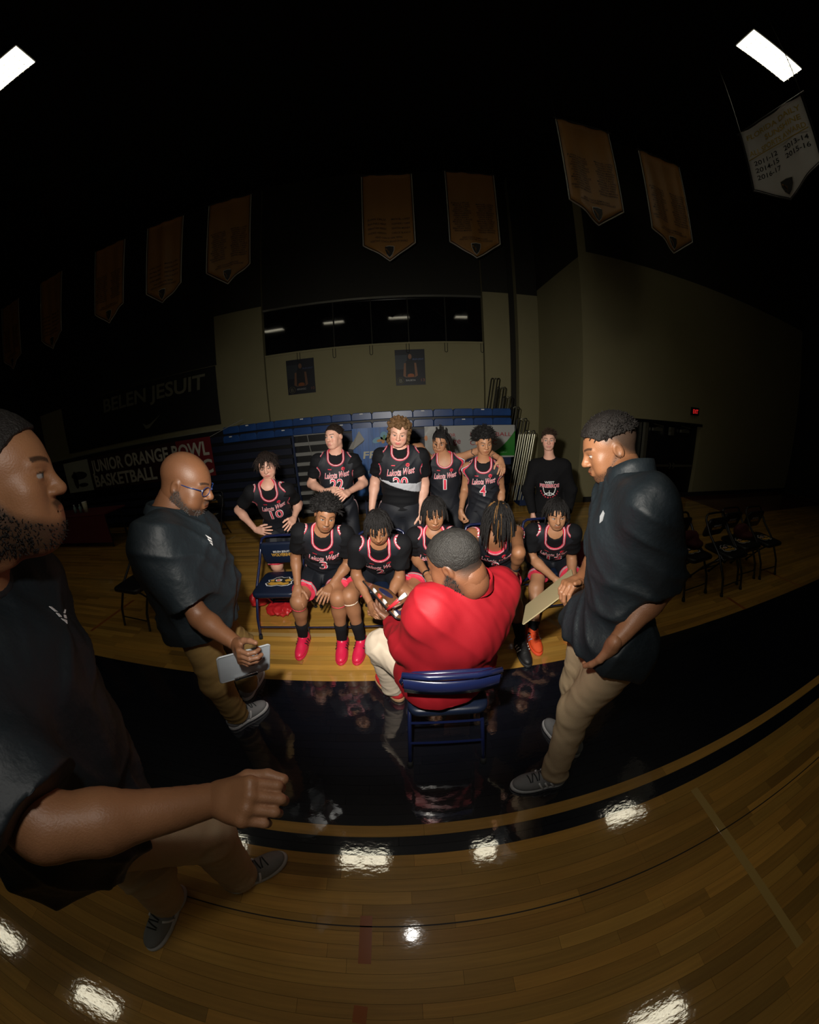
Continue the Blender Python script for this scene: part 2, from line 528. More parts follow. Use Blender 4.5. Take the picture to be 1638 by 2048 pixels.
court_line((-3.2, .098), (4.5, .098), .006, mat('dark_board_seam', (.012, .007, .003), rough=.6), name='seam')
# maroon mat border in the far right corner
M_MAROON = mat('maroon_floor_paint', (.10, .012, .012), rough=.35, coat=1.0)
MB().box(7.2, 12.9, 4.2, 5.7, 0, .001).build('painted_border', M_MAROON, floor)

# ---------------------------------------------------------------- walls and ceiling
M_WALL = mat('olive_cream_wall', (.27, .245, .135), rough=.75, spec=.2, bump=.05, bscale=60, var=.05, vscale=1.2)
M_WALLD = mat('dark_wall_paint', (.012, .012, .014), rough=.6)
M_CEIL = mat('black_ceiling', (.004, .004, .004), rough=.9)
M_GLASS = mat('dark_glass', (.004, .004, .005), rough=.04, spec=.8)
M_FRAME = mat('grey_metal_trim', (.20, .20, .17), rough=.4, metal=.6)
M_GROOVE = mat('wall_joint', (.02, .019, .014), rough=.9)
YB = 7.78
wb = MB()
XL, XR = -3.33, 2.26; ZG0, ZG1 = 3.70, 4.91
wb.box(-13, XL - .02, YB, YB + .2, 0, 8.6).box(XL + .02, XR - .02, YB, YB + .2, 0, ZG0).box(XL + .02, XR - .02, YB, YB + .2, ZG1, 8.6).box(XR + .02, 2.97, YB, YB + .2, 0, 8.6).box(3.20, 3.78, YB, YB + .2, 0, 8.6)
wall = None
for q in range(len(wb.v) // 8):
    o = MB().add(wb.v[8 * q:8 * q + 8], [(0, 3, 2, 1), (4, 5, 6, 7), (0, 1, 5, 4), (1, 2, 6, 5), (2, 3, 7, 6), (3, 0, 4, 7)]).build('wall_back' if q == 0 else 'wall_panel', M_WALL, wall)
    wall = wall or struct(o)
struct(MB().box(-13.2, 4.2, YB + .20, YB + .4, 0, 8.6).build('wall_back_rear', M_GROOVE))
win = struct(MB().box(XL + .02, XR - .02, YB + .06, YB + .08, ZG0, ZG1).build('window_1', M_GLASS))
MB().box(XL + .02, XR - .02, YB - .015, YB + .03, ZG1 - .03, ZG1 + .02).build('window_frame', M_FRAME, win)
MB().box(XL + .02, XR - .02, YB - .015, YB + .03, ZG0 - .03, ZG0 + .02).build('window_sill', M_WALL, win)
for u in (664, 740, 814, 889):
    x = at(u, 595, y=YB)[0]; MB().box(x - .012, x + .012, YB + .02, YB + .058, ZG0 + .02, ZG1 - .03).build('mullion', M_GROOVE, win)
for u, v in ((597, 708), (668, 695), (742, 691), (815, 684), (892, 686), (964, 684)):
    p = at(u, v, y=YB - .02)
    MB().tube([(p[0] - .035, YB - .02, ZG0 - .02)] + arc((p[0], YB - .02, ZG0 - .22), .035, math.pi, 2 * math.pi, 6) + [(p[0] + .035, YB - .02, ZG0 - .02)], .008, 5).build('cable_loop', M_GROOVE, win)
# dark panels: the flash fading up the walls, put into colour
M_FALLOFF = mat('wall_falloff_dark', (.020, .019, .013), rough=.8)
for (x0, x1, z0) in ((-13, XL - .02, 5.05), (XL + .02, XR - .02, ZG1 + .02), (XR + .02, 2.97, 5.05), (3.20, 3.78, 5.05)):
    MB().box(x0, x1, YB - .008, YB, z0, 8.6).build('falloff_panel', M_FALLOFF, wall)
# vestibule on the right with the doors
struct(MB().box(3.78, 3.98, 5.73, YB + .2, 0, 8.6).build('wall_right_side', M_WALL))
DX0, DXM, DX1, DZ = 4.70, 5.60, 7.55, 1.83
vb = MB().box(3.98, DX0, 5.73, 5.93, 0, 8.6).box(DX0, DX1, 5.73, 5.93, DZ, 8.6).box(DX1, 13, 5.73, 5.93, 0, 8.6)
wall = None
for q in range(3):
    o = MB().add(vb.v[8 * q:8 * q + 8], [(0, 3, 2, 1), (4, 5, 6, 7), (0, 1, 5, 4), (1, 2, 6, 5), (2, 3, 7, 6), (3, 0, 4, 7)]).build('wall_right_front' if q == 0 else 'wall_panel', M_WALL, wall)
    wall = wall or struct(o)
MB().box(3.98, 13, 5.722, 5.73, 5.35, 8.6).build('falloff_panel', M_FALLOFF, wall)  # painted falloff continued over the doors and the side wall
MB().box(3.772, 3.78, 5.73, YB, 5.2, 8.6).build('falloff_panel', M_FALLOFF, wall)
struct(MB().box(13, 13.2, -4, 6, 0, 8.6).build('wall_right', M_WALLD)); struct(MB().box(-13.2, -13, -4, 8, 0, 8.6).build('wall_left', M_WALLD))
struct(MB().box(-13.2, 13.2, -4.2, -4, 0, 8.6).build('wall_front', M_WALLD))
struct(MB().box(-13.2, 13.2, -4.2, 8.2, 8.6, 8.7).build('ceiling', M_CEIL))
M_DOOR = mat('black_door', (.006, .006, .007), rough=.45)
M_STEEL = mat('brushed_steel', (.34, .33, .25), rough=.35, metal=.85)
for i, (x0, x1) in enumerate(((DX0 + .03, DXM - .05), (DXM + .05, 6.60), (6.62, DX1 - .03))):
    d = struct(MB().box(x0, x1, 5.82, 5.87, 0.01, DZ - .02).build('door_%d' % (i + 1), M_DOOR))
    xc = x0 + .34 if i < 2 else x1 - .55
    MB().box(xc - .15, xc + .15, 5.74, 5.80, 1.63, 1.70).build('door_closer', M_STEEL, d)
    MB().tube([(xc - .05, 5.78, 1.70), (xc + .16, 5.72, 1.75), (xc - .10, 5.80, 1.79)], .009, 5).build('closer_arm', M_STEEL, d)
    MB().box(x0 + .06, x1 - .08, 5.75, 5.80, .78, .83).build('push_bar', M_STEEL, d)
    if i: MB().tube(arc(((x1 - .06) if i == 1 else (x0 + .06), 5.78, .80), .07, -1.4, 1.4, 6, 0, 2), .012, 6).build('door_pull', M_STEEL, d)
struct(MB().box(DXM - .05, DXM + .05, 5.72, 5.80, 0, DZ).build('trim_1', M_STEEL))
struct(MB().box(DX0 - .04, DX1 + .04, 5.71, 5.80, DZ - .02, DZ + .05).build('trim_2', M_DOOR))
struct(MB().box(3.98, 13, 5.715, 5.73, 0, .12).build('baseboard_right', M_WALLD))
ob = MB().box(6.34, 6.46, 5.66, 5.735, 1.55, 1.74).build('door_sensor', M_STEEL); tag(ob, 'small grey box mounted on the right-hand double door', 'sensor')
ex = empty('exit_sign', (7.21, 5.72, 2.08), 'small red exit sign on the dark wall above the doors', 'sign')
MB().box(-.14, .14, -.04, .0, 0, .19).build('housing', M_DOOR, ex)
flat_text('lettering', 'EXIT', mat('exit_red_glow', (.4, .0, .0), emit=(1, .03, .03), estr=.5), ex, (0, -.041, .095), (1, 0, 0), (0, 0, 1), .10, .2, bold=.02)

# ---------------------------------------------------------------- ceiling lights
M_LAMP = mat('led_panel_glow', (.9, .9, .9), emit=(1.0, .92, .70), estr=6.2)
M_HOUS = mat('black_fixture', (.006, .006, .006), rough=.6)
M_LOUV = mat('white_louvre', (.75, .75, .72), rough=.4)
LZ = 7.66
row1 = [-5.2, -1.45, 1.85, 5.47]
row2 = [-10.4, -7.05, 4.2, -3.4, .35]
lam_i = 0
lam_lab = {(0, 3): 'bright rectangular panel lamp high in the top right corner', (0, 0): 'bright rectangular panel lamp cut by the left edge of the picture',
           (0, 1): 'panel lamp mirrored in the floor just below the middle of the black band', (0, 2): 'panel lamp mirrored in the floor in front of the right-hand coach',
           (1, 0): 'panel lamp mirrored in the floor at the left edge of the picture', (1, 1): 'panel lamp mirrored in the floor in the bottom left corner', (1, 2): 'panel lamp mirrored in the floor at the bottom edge on the right',
           (1, 3): 'panel lamp mirrored in the dark wall window, left of the posters\' midpoint', (1, 4): 'panel lamp mirrored in the dark wall window above the right-hand poster'}
for ri, (yy, xs) in enumerate(((2.07, row1), (-2.45, row2))):
    for xi, x in enumerate(xs):
        lab = lam_lab[(ri, xi)]
        r = empty('ceiling_lamp', (x, yy, LZ), lab, 'lamp', 'panel lamps in two rows under the roof')
        MB().box(-.60, .60, -.19, .19, .012, .09).build('housing', M_HOUS, r, bevel=.01)
        MB().box(-.57, .57, -.165, .165, 0, .0115).build('diffuser', M_LAMP, r)
        for k in range(1, 10):
            xx = -.57 + 1.14 * k / 10; MB().box(xx - .0015, xx + .0015, -.165, .165, -.034, -.0005).build('louvre', M_LOUV, r)
        for k in (-1, 0, 1): MB().box(-.57, .57, .083 * k - .0015, .083 * k + .0015, -.034, -.0005).build('louvre', M_LOUV, r)
        for xx in (-.4, .4): MB().tube([(xx, 0, .09), (xx, 0, .94)], .005, 5).build('cable', M_HOUS, r)

# ---------------------------------------------------------------- pennants
M_PGOLD = mat('pennant_gold', (.30, .135, .022), rough=.5, bump=.15, bscale=6, sheen=.1)
M_PWHITE = mat('pennant_white', (.62, .62, .60), rough=.55, bump=.25, bscale=5)
M_PEDGE = mat('pennant_white_edge', (.5, .48, .42), rough=.6)
M_INK = mat('black_ink', (.008, .007, .006), rough=.6)
M_GOLDINK = mat('gold_ink', (.50, .34, .02), rough=.5)


def pennant(cx, cy, yaw, label, white=False, w=1.0, zc=5.32, tip=4.97, top=7.0, seed=0, lines=None):
    r = empty('pennant', (cx, cy, tip), label, 'pennant', None, yaw)
    R = random.Random(seed); n = 12; ph = R.uniform(0, 6); am = .022
    fy = lambda x, z: am * math.sin(x * 9 + ph) * (1 - .4 * z) + .012 * math.sin(x * 17 + 2 * ph + z)
    def zlow(x): return (zc - tip) * abs(x) / (w / 2)
    vs, fs = [], []; nz = 14
    for i in range(n + 1):
        x = -w / 2 + w * i / n; z0 = zlow(x)
        for j in range(nz + 1):
            z = z0 + (top - tip - z0) * j / nz; vs.append((x, fy(x, z), z))
    for i in range(n + 1):
        for j in range(nz + 1): x, yv, z = vs[i * (nz + 1) + j]; vs.append((x, yv + .006, z))
    N = (n + 1) * (nz + 1); q = lambda i, j: i * (nz + 1) + j
    for i in range(n):
        for j in range(nz):
            a, b, c, d = q(i, j), q(i + 1, j), q(i + 1, j + 1), q(i, j + 1); fs.append((a, b, c, d)); fs.append((a + N, d + N, c + N, b + N))
    for i in range(n):
        for j in (0, nz): a, b = q(i, j), q(i + 1, j); fs.append((a, a + N, b + N, b))
    for j in range(nz):
        for i in (0, n): a, b = q(i, j), q(i, j + 1); fs.append((a, b, b + N, a + N))
    link('cloth', mesh_np('cloth', np.array(vs), np.array(fs)), M_PWHITE if white else M_PGOLD, r)
    e = [(-w / 2, top - tip), (-w / 2, zc - tip)] + [(-w / 2 * (1 - t), (zc - tip) * (1 - t)) for t in (.33, .66)] + [(0, 0)] + [(w / 2 * t, (zc - tip) * t) for t in (.33, .66, 1)] + [(w / 2, top - tip)]
    pts = []
    for (a, b) in zip(e[:-1], e[1:]):
        for t in np.linspace(0, 1, 6, endpoint=False): pts.append((a[0] + (b[0] - a[0]) * t, a[1] + (b[1] - a[1]) * t))
    pts.append(e[-1])
    MB().tube([(x, fy(x, z) - .002, z) for x, z in pts], .010, 5).build('edging', M_PEDGE if not white else M_INK, r)
    MB().tube([(x * .965, fy(x * .965, z) - .003, z + .025) for x, z in pts], .007, 4).build('inner_edging', M_INK, r)

    def text(s, x, z, h, wd, m, nm='lettering', shear=0):
        v, f = text_arrays(s, .02, shear); sx = wd / (v[:, 0].max() - v[:, 0].min())
        X = v[:, 0] * sx + x; Z = v[:, 1] * h + z
        Y = np.array([fy(a, b) for a, b in zip(X, Z)]) - .006
        link(nm, mesh_np(nm, np.stack([X, Y, Z], 1), f, smooth=False), m, r)
    # shield at the tip
    s = .085; sh = [(-s, .30), (0, .315), (s, .30), (s * .95, .22), (s * .55, .13), (0, .075), (-s * .55, .13), (-s * .95, .22)]
    MB().prism([(x * 1.12, .195 + (z - .195) * 1.12) for x, z in sh], fy(0, .2) - .014, fy(0, .2) - .008).build('shield_edge', M_PEDGE, r)
    MB().prism(sh, fy(0, .2) - .02, fy(0, .2) - .012).build('shield', M_INK, r)
    for k in range(4):
        MB().prism([(-.075 + .018 * k, .255 - .02 * k), (-.060 + .018 * k, .265 - .02 * k), (-.01, .16 - .018 * k + .02), (-.01, .145 - .018 * k + .02)], fy(0, .2) - .0225, fy(0, .2) - .0195).build('shield_stripe', M_PGOLD, r)
    for ln in (lines or []): text(*ln)
    MB().tube([(-w / 2 - .05, 0, top - tip), (w / 2 + .05, 0, top - tip)], .018, 8).build('rod', M_HOUS, r)
    for sx in (-1, 1): MB().tube([(sx * w / 2, 0, top - tip), (sx * w / 2, 0, 8.6 - tip)], .006, 5).build('cord', M_HOUS, r)
    return r


rows1 = [('HEAD COACH: KIRK PEPPIN', 0, .50, .042, .52, M_INK), ('ASSISTANT COACH: BRANDON BARRIO', 0, .42, .042, .72, M_INK)]
nm1 = ['JUAN CRUZ', 'MANUEL LOPEZ', 'JEAN PABLO PEREZ', 'ALEJANDRO TORRE', 'SEBASTIAN PEREZ', 'SEBASTIAN MIRANDA', 'ANDRES HERRERA', 'CARLOS BLANCO']
L1 = rows1 + [(nm1[2 * k + c], (-.22, .24)[c], .92 - .105 * k, .042, .36, M_INK) for k in range(4) for c in (0, 1)]
L2 = [('HEAD COACH: RAMON DIAZ', 0, .45, .034, .5, M_INK), ('ASSISTANT COACHES: JUAN RODRIGUEZ', .02, .405, .034, .66, M_INK)] + \
     [(nm1[(k + c) % 8], (-.25 + .02 * (k % 3), .25)[c], 1.25 - .05 * k, .034, .36 - .03 * (k % 4), M_INK) for k in range(14 if True else 0) for c in (0, 1)]
place = [(0.0, 6.0, 'gold pennant with two short columns of names, above the left half of the poster wall', L1), (1.66, 5.9, 'gold pennant packed with small names, left of the wall columns', L2),
         (3.25, 4.22, 'gold pennant with shiny vertical folds, hanging above the columns', L2), (5.0, 4.35, 'gold pennant right of the columns, below the white pennant', L2),
         (-3.32, 6.02, 'gold pennant left of the wall window, nearest to it on that side', L2), (-5.0, 6.05, 'gold pennant over the dark wall, second from the wall window', L1),
         (-6.72, 6.05, 'dim gold pennant over the dark wall, third from the wall window', L2), (-9.1, 6.05, 'very dim gold pennant far left, second last of the row', L1), (-11.3, 6.05, 'very dim gold pennant at the far left end of the row', L2)]
for i, (x, y, lab, ln) in enumerate(place): pennant(x, y, 0, lab, seed=i + 1, lines=ln)
LW = [('FLORIDA DAILY', .0, 1.22, .085, .84, M_GOLDINK), ('SUNSHINE', .12, 1.08, .085, .55, M_GOLDINK), ('ALL SPORTS AWARD', 0, .94, .085, .86, M_GOLDINK), ('2011-12', -.22, .76, .075, .36, M_INK), ('2013-14', .24, .76, .075, .36, M_INK),
      ('2014-15', -.22, .64, .075, .36, M_INK), ('2015-16', .24, .64, .075, .36, M_INK), ('2016-17', -.22, .52, .075, .36, M_INK)]
pw = pennant(5.02, 2.2, -math.pi / 2, 'white pennant with gold heading and school years, top right corner', white=True, seed=40, lines=LW, top=6.35)
MB().box(-.46, .46, -.03, -.024, .845, .857).build('rule', M_GOLDINK, pw)

# ---------------------------------------------------------------- bleachers
M_BLUE = mat('blue_plastic_seat', (.012, .045, .16), rough=.35, spec=.5, var=.25, vscale=5)
M_BLUED = mat('dark_blue_board', (.006, .016, .055), rough=.5)
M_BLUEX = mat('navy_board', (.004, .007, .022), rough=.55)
M_GREYB = mat('grey_board', (.20, .20, .19), rough=.6)
M_BLKM = mat('black_steel', (.012, .012, .012), rough=.45, metal=.3)
BL = empty('bleacher', (-3.2, 5.65, 0), 'closed telescopic bleacher with blue seats along the back wall', 'bleacher')
bx0, bx1 = -9.5 + 3.2, 2.18 + 3.2
MB().box(bx0, bx1, .10, 1.9, 0.0, 1.93).build('body', M_BLKM, BL)
RH = .192
for k in range(9):
    z = .10 + RH * k
    MB().box(-2.0 + 3.2, -1.37 + 3.2, .02, .11, z, z + .065).build('riser', M_GREYB, BL)
    MB().box(bx0, -2.05 + 3.2, -.005, .05, z + .05, z + .17).build('seat_board', M_BLUEX, BL)  # same boards, the darkness on the left put into their colour
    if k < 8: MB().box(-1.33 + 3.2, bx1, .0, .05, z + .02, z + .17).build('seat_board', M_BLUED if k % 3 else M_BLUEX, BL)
nseat = 15; sw_ = .375; sx0 = 2.16 + 3.2 - nseat * sw_
sm = MB().prism([(0, 0), (sw_ - .006, 0), (sw_ - .006, .10), (sw_ - .03, .135), (.03, .135), (0, .10)], 0, .16).mesh('seat', bevel=.008, seg=1); sm.materials.append(M_BLUE)
tagm = MB().box(0, .06, -.004, 0, 0, .018).mesh('row_label'); tagm.materials.append(mat('row_label_white', (.6, .6, .58), rough=.5))
for k in range(2):
    for i in range(nseat):
        s_ = link('seat', sm, None, BL, loc=(sx0 + i * sw_ + (.0 if k else .0), -.02 - .03 * (1 - k), 1.66 + k * .175))
        if i % 3 == k: link('row_label', tagm, None, s_, loc=(.15, 0, .105))
for i, x in enumerate((-2.02 + 3.2, -1.36 + 3.2, -.72 + 3.2)):
    MB().box(x, x + .035, -.01, .06, 0, 1.66).build('upright', M_BLUED if i != 1 else M_BLKM, BL)
MB().tube([(-1.72 + 3.2, -.01, 1.72), (-1.68 + 3.2, -.012, 1.4), (-1.60 + 3.2, -.01, .9)], .008, 5).build('cable', M_GREYB, BL)
# stacked end rails
for k in range(6):
    yk = 1.55 - .30 * k; zt = 2.72 - .235 * k; zb = zt - 1.05; x0 = 2.20 + .045 * k + 3.2
    for j in range(3):
        dx = .05 + .075 * j
        MB().tube([(x0 + dx - .16, yk, zb), (x0 + dx, yk, zt - .03), (x0 + dx + .018, yk - .006, zt), (x0 + dx + .05, yk - .012, zt), (x0 + dx + .062, yk - .014, zt - .03), (x0 + dx - .10, yk - .02, zb)], .011, 6).build('end_rail', M_STEEL if j == 1 else M_BLKM, BL)
for k in range(4):
    x0 = at(1030 + 9 * k, 880, y=5.3)[0] + 3.2
    MB().tube([(x0 - .12, -.35, .25), (x0 + .08, -.35, 1.50), (x0 + .10, -.35, 1.53), (x0 + .12, -.35, 1.50), (x0 - .06, -.35, .25)], .010, 6).build('end_rail', M_STEEL, BL)
MB().box(2.28 + 3.2, 2.60 + 3.2, -.30, .0, .12, .46).build('end_box', M_BLUED, BL)
MB().box(2.30 + 3.2, 2.58 + 3.2, -.31, -.30, .38, .40).build('end_slot', M_GREYB, BL)

# ---------------------------------------------------------------- banners on the bleacher
YF = 5.55
def sheet(name, x0, x1, z0, z1, m, y=YF, parent=None, amp=.006, nx=14, nz=8, th=.004):
    vs, fs = [], []
    for s in (0, 1):
        for i in range(nx + 1):
            for j in range(nz + 1):
                x = x0 + (x1 - x0) * i / nx; z = z0 + (z1 - z0) * j / nz
                vs.append((x, y + s * th + amp * math.sin(x * 7 + z * 3) + amp * .6 * math.sin(x * 17 - z * 5), z))
    N = (nx + 1) * (nz + 1)
    for i in range(nx):
        for j in range(nz):
            a = i * (nz + 1) + j; b = a + nz + 1
            fs.append((a, b, b + 1, a + 1)); fs.append((a + N, a + 1 + N, b + 1 + N, b + N))
    return link(name, mesh_np(name, np.array(vs), np.array(fs)), m, parent)


M_FPL = mat('blue_vinyl', (.02, .10, .33), rough=.45, var=.3, vscale=3, stretch=(14, 1, 1), bump=.1, bscale=3)
fp = empty('sponsor_banner', (-.4, YF, .4), 'blue power company banner hanging on the bleacher behind player 22', 'banner')
o = sheet('vinyl', -.84, .10, .42, 1.69, M_FPL); o.parent = fp; o.location = (.4, -YF, -.4)
wtx = lambda *a, **k: flat_text(*a, **k)
M_PALE = mat('pale_print', (.50, .47, .36), rough=.6)
wtx('lettering', 'FPL', M_PALE, fp, (-.10, -.018, .80), (1, 0, 0), (0, 0, 1), .13, .36, bold=.03, shear=.12)
wtx('lettering', 'Power &', mat('light_blue_print', (.35, .5, .6), rough=.6), fp, (-.02, -.018, .47), (1, 0, 0), (0, 0, 1), .07, .36)
leaf = mat('leaf_green', (.10, .22, .10), rough=.6); lo = mat('orange_leaf', (.45, .22, .07), rough=.6); lbl = mat('sky_print', (.16, .33, .45), rough=.6)
for (cx, cz, rx, rz, a, m) in ((.02, 1.06, .10, .05, .3, lbl), (.14, 1.12, .07, .09, 0, lbl), (.22, 1.05, .07, .05, -.4, lbl), (.05, 1.05, .05, .025, .2, lo), (.12, 1.03, .04, .03, 1, lo), (.14, 1.10, .025, .05, -.2, leaf)):
    pts = [(cx + rx * math.cos(t) * math.cos(a) - rz * math.sin(t) * math.sin(a), cz + rx * math.cos(t) * math.sin(a) + rz * math.sin(t) * math.cos(a)) for t in np.linspace(0, 2 * math.pi, 14, endpoint=False)]
    yy = -.014 if m is lbl else -.018
    MB().prism(pts, yy - .003, yy).build('leaf_print', m, fp)
# folded pale sheet pinned beside it
fs_ = MB(); a, b, c, d = at(733, 862, y=5.55), at(730, 885, y=5.50), at(698, 902, y=5.52), at(697, 898, y=5.55)
fs_.hexa(at(717, 861, y=5.55), at(729, 879, y=5.50), at(706, 899, y=5.50), at(697, 898, y=5.55), (0, 1, 0), .004)
fs_.hexa(at(729, 879, y=5.50), at(726, 884, y=5.46), at(703, 902, y=5.47), at(706, 899, y=5.50), (0, 1, 0), .004)
o = fs_.build('folded_sheet', mat('grey_paper', (.33, .32, .30), rough=.6)); tag(o, 'folded pale grey sheet sticking out beside the blue banner', 'sheet')

jb = empty('tournament_banner', (1.3, YF, 1.05), 'grey and green vinyl banner on the bleacher behind players 1 and 4', 'banner')
o = sheet('vinyl', .48, 2.20, 1.05, 1.66, mat('grey_gloss_vinyl', (.36, .36, .35), rough=.22, spec=.6, bump=.35, bscale=9)); o.parent = jb; o.location = (-1.3, -YF, -1.05)
gp = [(2.20 - 1.3, .03)] + [(1.50 - 1.3 + .70 * t, .04 + .47 * t ** 2.2) for t in np.linspace(0, 1, 10)][::-1]
MB().prism([(x, z) for x, z in gp], -.022, -.017).build('green_corner', mat('green_print', (.02, .16, .02), rough=.25, spec=.6), jb)
M_RP = mat('dull_red_print', (.30, .012, .022), rough=.4); M_OP = mat('maroon_print', (.20, .008, .02), rough=.4)
wtx('lettering', 'JUNIOR', M_RP, jb, (-.42, -.02, .44), (1, 0, 0), (0, 0, 1), .065, .34)
wtx('lettering', 'Orange', M_OP, jb, (-.40, -.02, .335), (1, 0, 0), (0, 0, 1), .11, .48, bold=.012)
wtx('lettering', 'BASKETBALL', M_RP, jb, (.42, -.02, .44), (1, 0, 0), (0, 0, 1), .075, .80)
wtx('lettering', 'CLASSIC', M_RP, jb, (.28, -.02, .29), (1, 0, 0), (0, 0, 1), .085, .52)
MB().prism([(-.80 + .03 * math.cos(t), .40 + .05 * math.sin(t)) for t in np.linspace(0, 6.28, 12, endpoint=False)], -.022, -.018).build('orange_print', mat('orange_print', (.5, .18, .05), rough=.4), jb)
wtx('lettering', 'JuniorOrangeBowl', mat('pale_green_print', (.2, .3, .2), rough=.5), jb, (.60, -.024, .10), (1, 0, 0), (0, 0, 1), .022, .28)

lb = empty('tournament_banner', (-6.0, YF - .06, 1.05), 'long dark banner reading junior orange bowl basketball classic, left of the bleacher', 'banner')
o = sheet('vinyl', -8.55, -3.68, 1.06, 1.84, mat('black_to_red_vinyl', (.018, .004, .005), rough=.5), y=YF - .06, nx=24); o.parent = lb; o.location = (6.0, -YF + .06, -1.05)
MB().box(-4.55 + 6, -3.68 + 6, -.014, -.010, .01, .79).build('red_end', mat('red_vinyl', (.11, .006, .010), rough=.5), lb)
M_BONE = mat('bone_print', (.34, .33, .27), rough=.6)
wtx('lettering', 'JUNIOR ORANGE BOWL', M_BONE, lb, (.47, -.018, .58), (1, 0, 0), (0, 0, 1), .27, 3.6, bold=.04)
wtx('lettering', 'BASKETBALL CLASSIC', M_BONE, lb, (.47, -.018, .22), (1, 0, 0), (0, 0, 1), .27, 3.62, bold=.04)
MB().box(-8.50 + 6, -7.45 + 6, -.016, -.011, .02, .78).build('logo_panel', mat('pale_panel_print', (.27, .29, .24), rough=.6), lb)
for (x, z, rx, rz) in ((-.52 - 1.4, .42, .34, .10), (-.7 - 1.4, .32, .10, .22), (-.42 - 1.4, .18, .20, .05)):
    MB().prism([(x + rx * math.cos(t), z + rz * math.sin(t)) for t in np.linspace(0, 6.28, 12, endpoint=False)], -.021, -.017).build('logo_print', M_INK, lb)
MB().tube([(-3.68 + 6, -.01, .78), (-2.9 + 6, -.02, 1.02)], .006, 5).build('tie_cord', M_GREYB, lb)

be = empty('school_banner', (-7.0, YB - .03, 2.1), 'big black school banner with pale capitals and a tick mark, on the far left wall', 'banner')
o = sheet('cloth', -11.5, -4.78, 2.12, 3.70, mat('black_banner_cloth', (.006, .006, .007), rough=.7), y=YB - .03, nx=20); o.parent = be; o.location = (7.0, -YB + .03, -2.1)
M_DUSK = mat('dim_print', (.20, .19, .13), rough=.7)
wtx('lettering', 'BELEN JESUIT', M_DUSK, be, (-.20, -.02, 1.25), (1, 0, 0), (0, 0, 1), .40, 4.1, bold=.03, shear=.1)
ck = [(-.72, .44), (-.62, .26), (-.48, .26), (.02, .58), (-.42, .38), (-.58, .36)]
MB().prism([(x + .15, z) for x, z in ck], -.022, -.017).build('tick_print', M_DUSK, be)
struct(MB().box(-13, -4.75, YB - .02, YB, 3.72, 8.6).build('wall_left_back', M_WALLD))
struct(MB().box(-13, -3.34, 5.9, 5.95, 1.90, 1.96).build('trim_3', mat('grey_ledge', (.16, .155, .10), rough=.6)))

# posters
def poster(x0, x1, z0, z1, label, name, num, dim):
    cx = (x0 + x1) / 2; r = empty('poster', (cx, YB - .012, z0), label, 'poster'); w, h = x1 - x0, z1 - z0
    MB().box(-w / 2, w / 2, -.006, .004, 0, h).build('sheet', mat('poster_black', (.006, .008, .014), rough=.5), r)
    q = dim  # each poster's dimness is scaled into its print colours
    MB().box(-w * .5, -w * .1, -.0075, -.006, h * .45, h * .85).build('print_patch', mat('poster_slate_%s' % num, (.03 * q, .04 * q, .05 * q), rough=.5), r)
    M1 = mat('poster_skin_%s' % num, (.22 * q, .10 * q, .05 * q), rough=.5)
    el = lambda cx, cz, rx, rz: [(cx + rx * math.cos(t), cz + rz * math.sin(t)) for t in np.linspace(0, 6.28, 14, endpoint=False)]
    MB().prism(el(.0, h * .80, .045, .065), -.010, -.008).build('print_head', M1, r)
    MB().prism([(-.15, h * .62), (.15, h * .62), (.18, h * .26), (.12, h * .22), (-.12, h * .22), (-.18, h * .26)], -.009, -.0075).build('print_arms', M1, r)
    MB().prism([(-.10, h * .68), (.10, h * .68), (.115, h * .24), (-.115, h * .24)], -.011, -.0095).build('print_vest', mat('poster_vest', (.008, .008, .010), rough=.5), r)
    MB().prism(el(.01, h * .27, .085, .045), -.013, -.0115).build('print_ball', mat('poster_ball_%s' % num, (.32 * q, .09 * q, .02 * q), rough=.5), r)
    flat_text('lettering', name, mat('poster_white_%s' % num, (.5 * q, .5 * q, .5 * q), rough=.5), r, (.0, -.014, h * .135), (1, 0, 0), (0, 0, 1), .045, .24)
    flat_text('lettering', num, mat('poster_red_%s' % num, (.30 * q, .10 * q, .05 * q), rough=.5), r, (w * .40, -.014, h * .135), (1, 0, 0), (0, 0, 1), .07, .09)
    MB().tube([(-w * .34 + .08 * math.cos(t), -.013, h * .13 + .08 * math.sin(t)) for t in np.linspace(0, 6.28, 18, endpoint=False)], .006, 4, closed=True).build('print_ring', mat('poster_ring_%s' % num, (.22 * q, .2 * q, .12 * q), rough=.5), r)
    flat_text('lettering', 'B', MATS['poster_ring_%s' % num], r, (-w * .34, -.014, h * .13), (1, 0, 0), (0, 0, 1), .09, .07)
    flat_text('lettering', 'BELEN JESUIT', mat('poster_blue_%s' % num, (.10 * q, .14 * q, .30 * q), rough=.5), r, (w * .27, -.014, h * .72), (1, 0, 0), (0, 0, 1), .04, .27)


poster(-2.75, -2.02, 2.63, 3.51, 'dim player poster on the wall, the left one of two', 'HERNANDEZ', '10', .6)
poster(.01, .745, 2.64, 3.53, 'player poster with number 13 on the wall, the right one of two', 'BALBOA', '13', 1.2)

# ================================================================ folding chairs
M_NAVYP = mat('navy_vinyl_pad', (.006, .012, .032), rough=.38, spec=.5, bump=.08, bscale=220)
M_NAVYT = mat('navy_painted_tube', (.008, .013, .055), rough=.22, spec=.6, coat=.5)
M_BLKV = mat('black_vinyl_pad', (.007, .007, .008), rough=.42)
M_BLKT = mat('black_painted_tube', (.008, .008, .009), rough=.3, coat=.4)
M_RUB = mat('rubber_foot', (.006, .006, .006), rough=.8)
M_CGOLD = mat('chair_gold_print', (.55, .30, .04), rough=.55)
M_CWHT = mat('chair_white_print', (.70, .70, .70), rough=.55)
M_CRED = mat('chair_red_print', (.55, .05, .03), rough=.55)


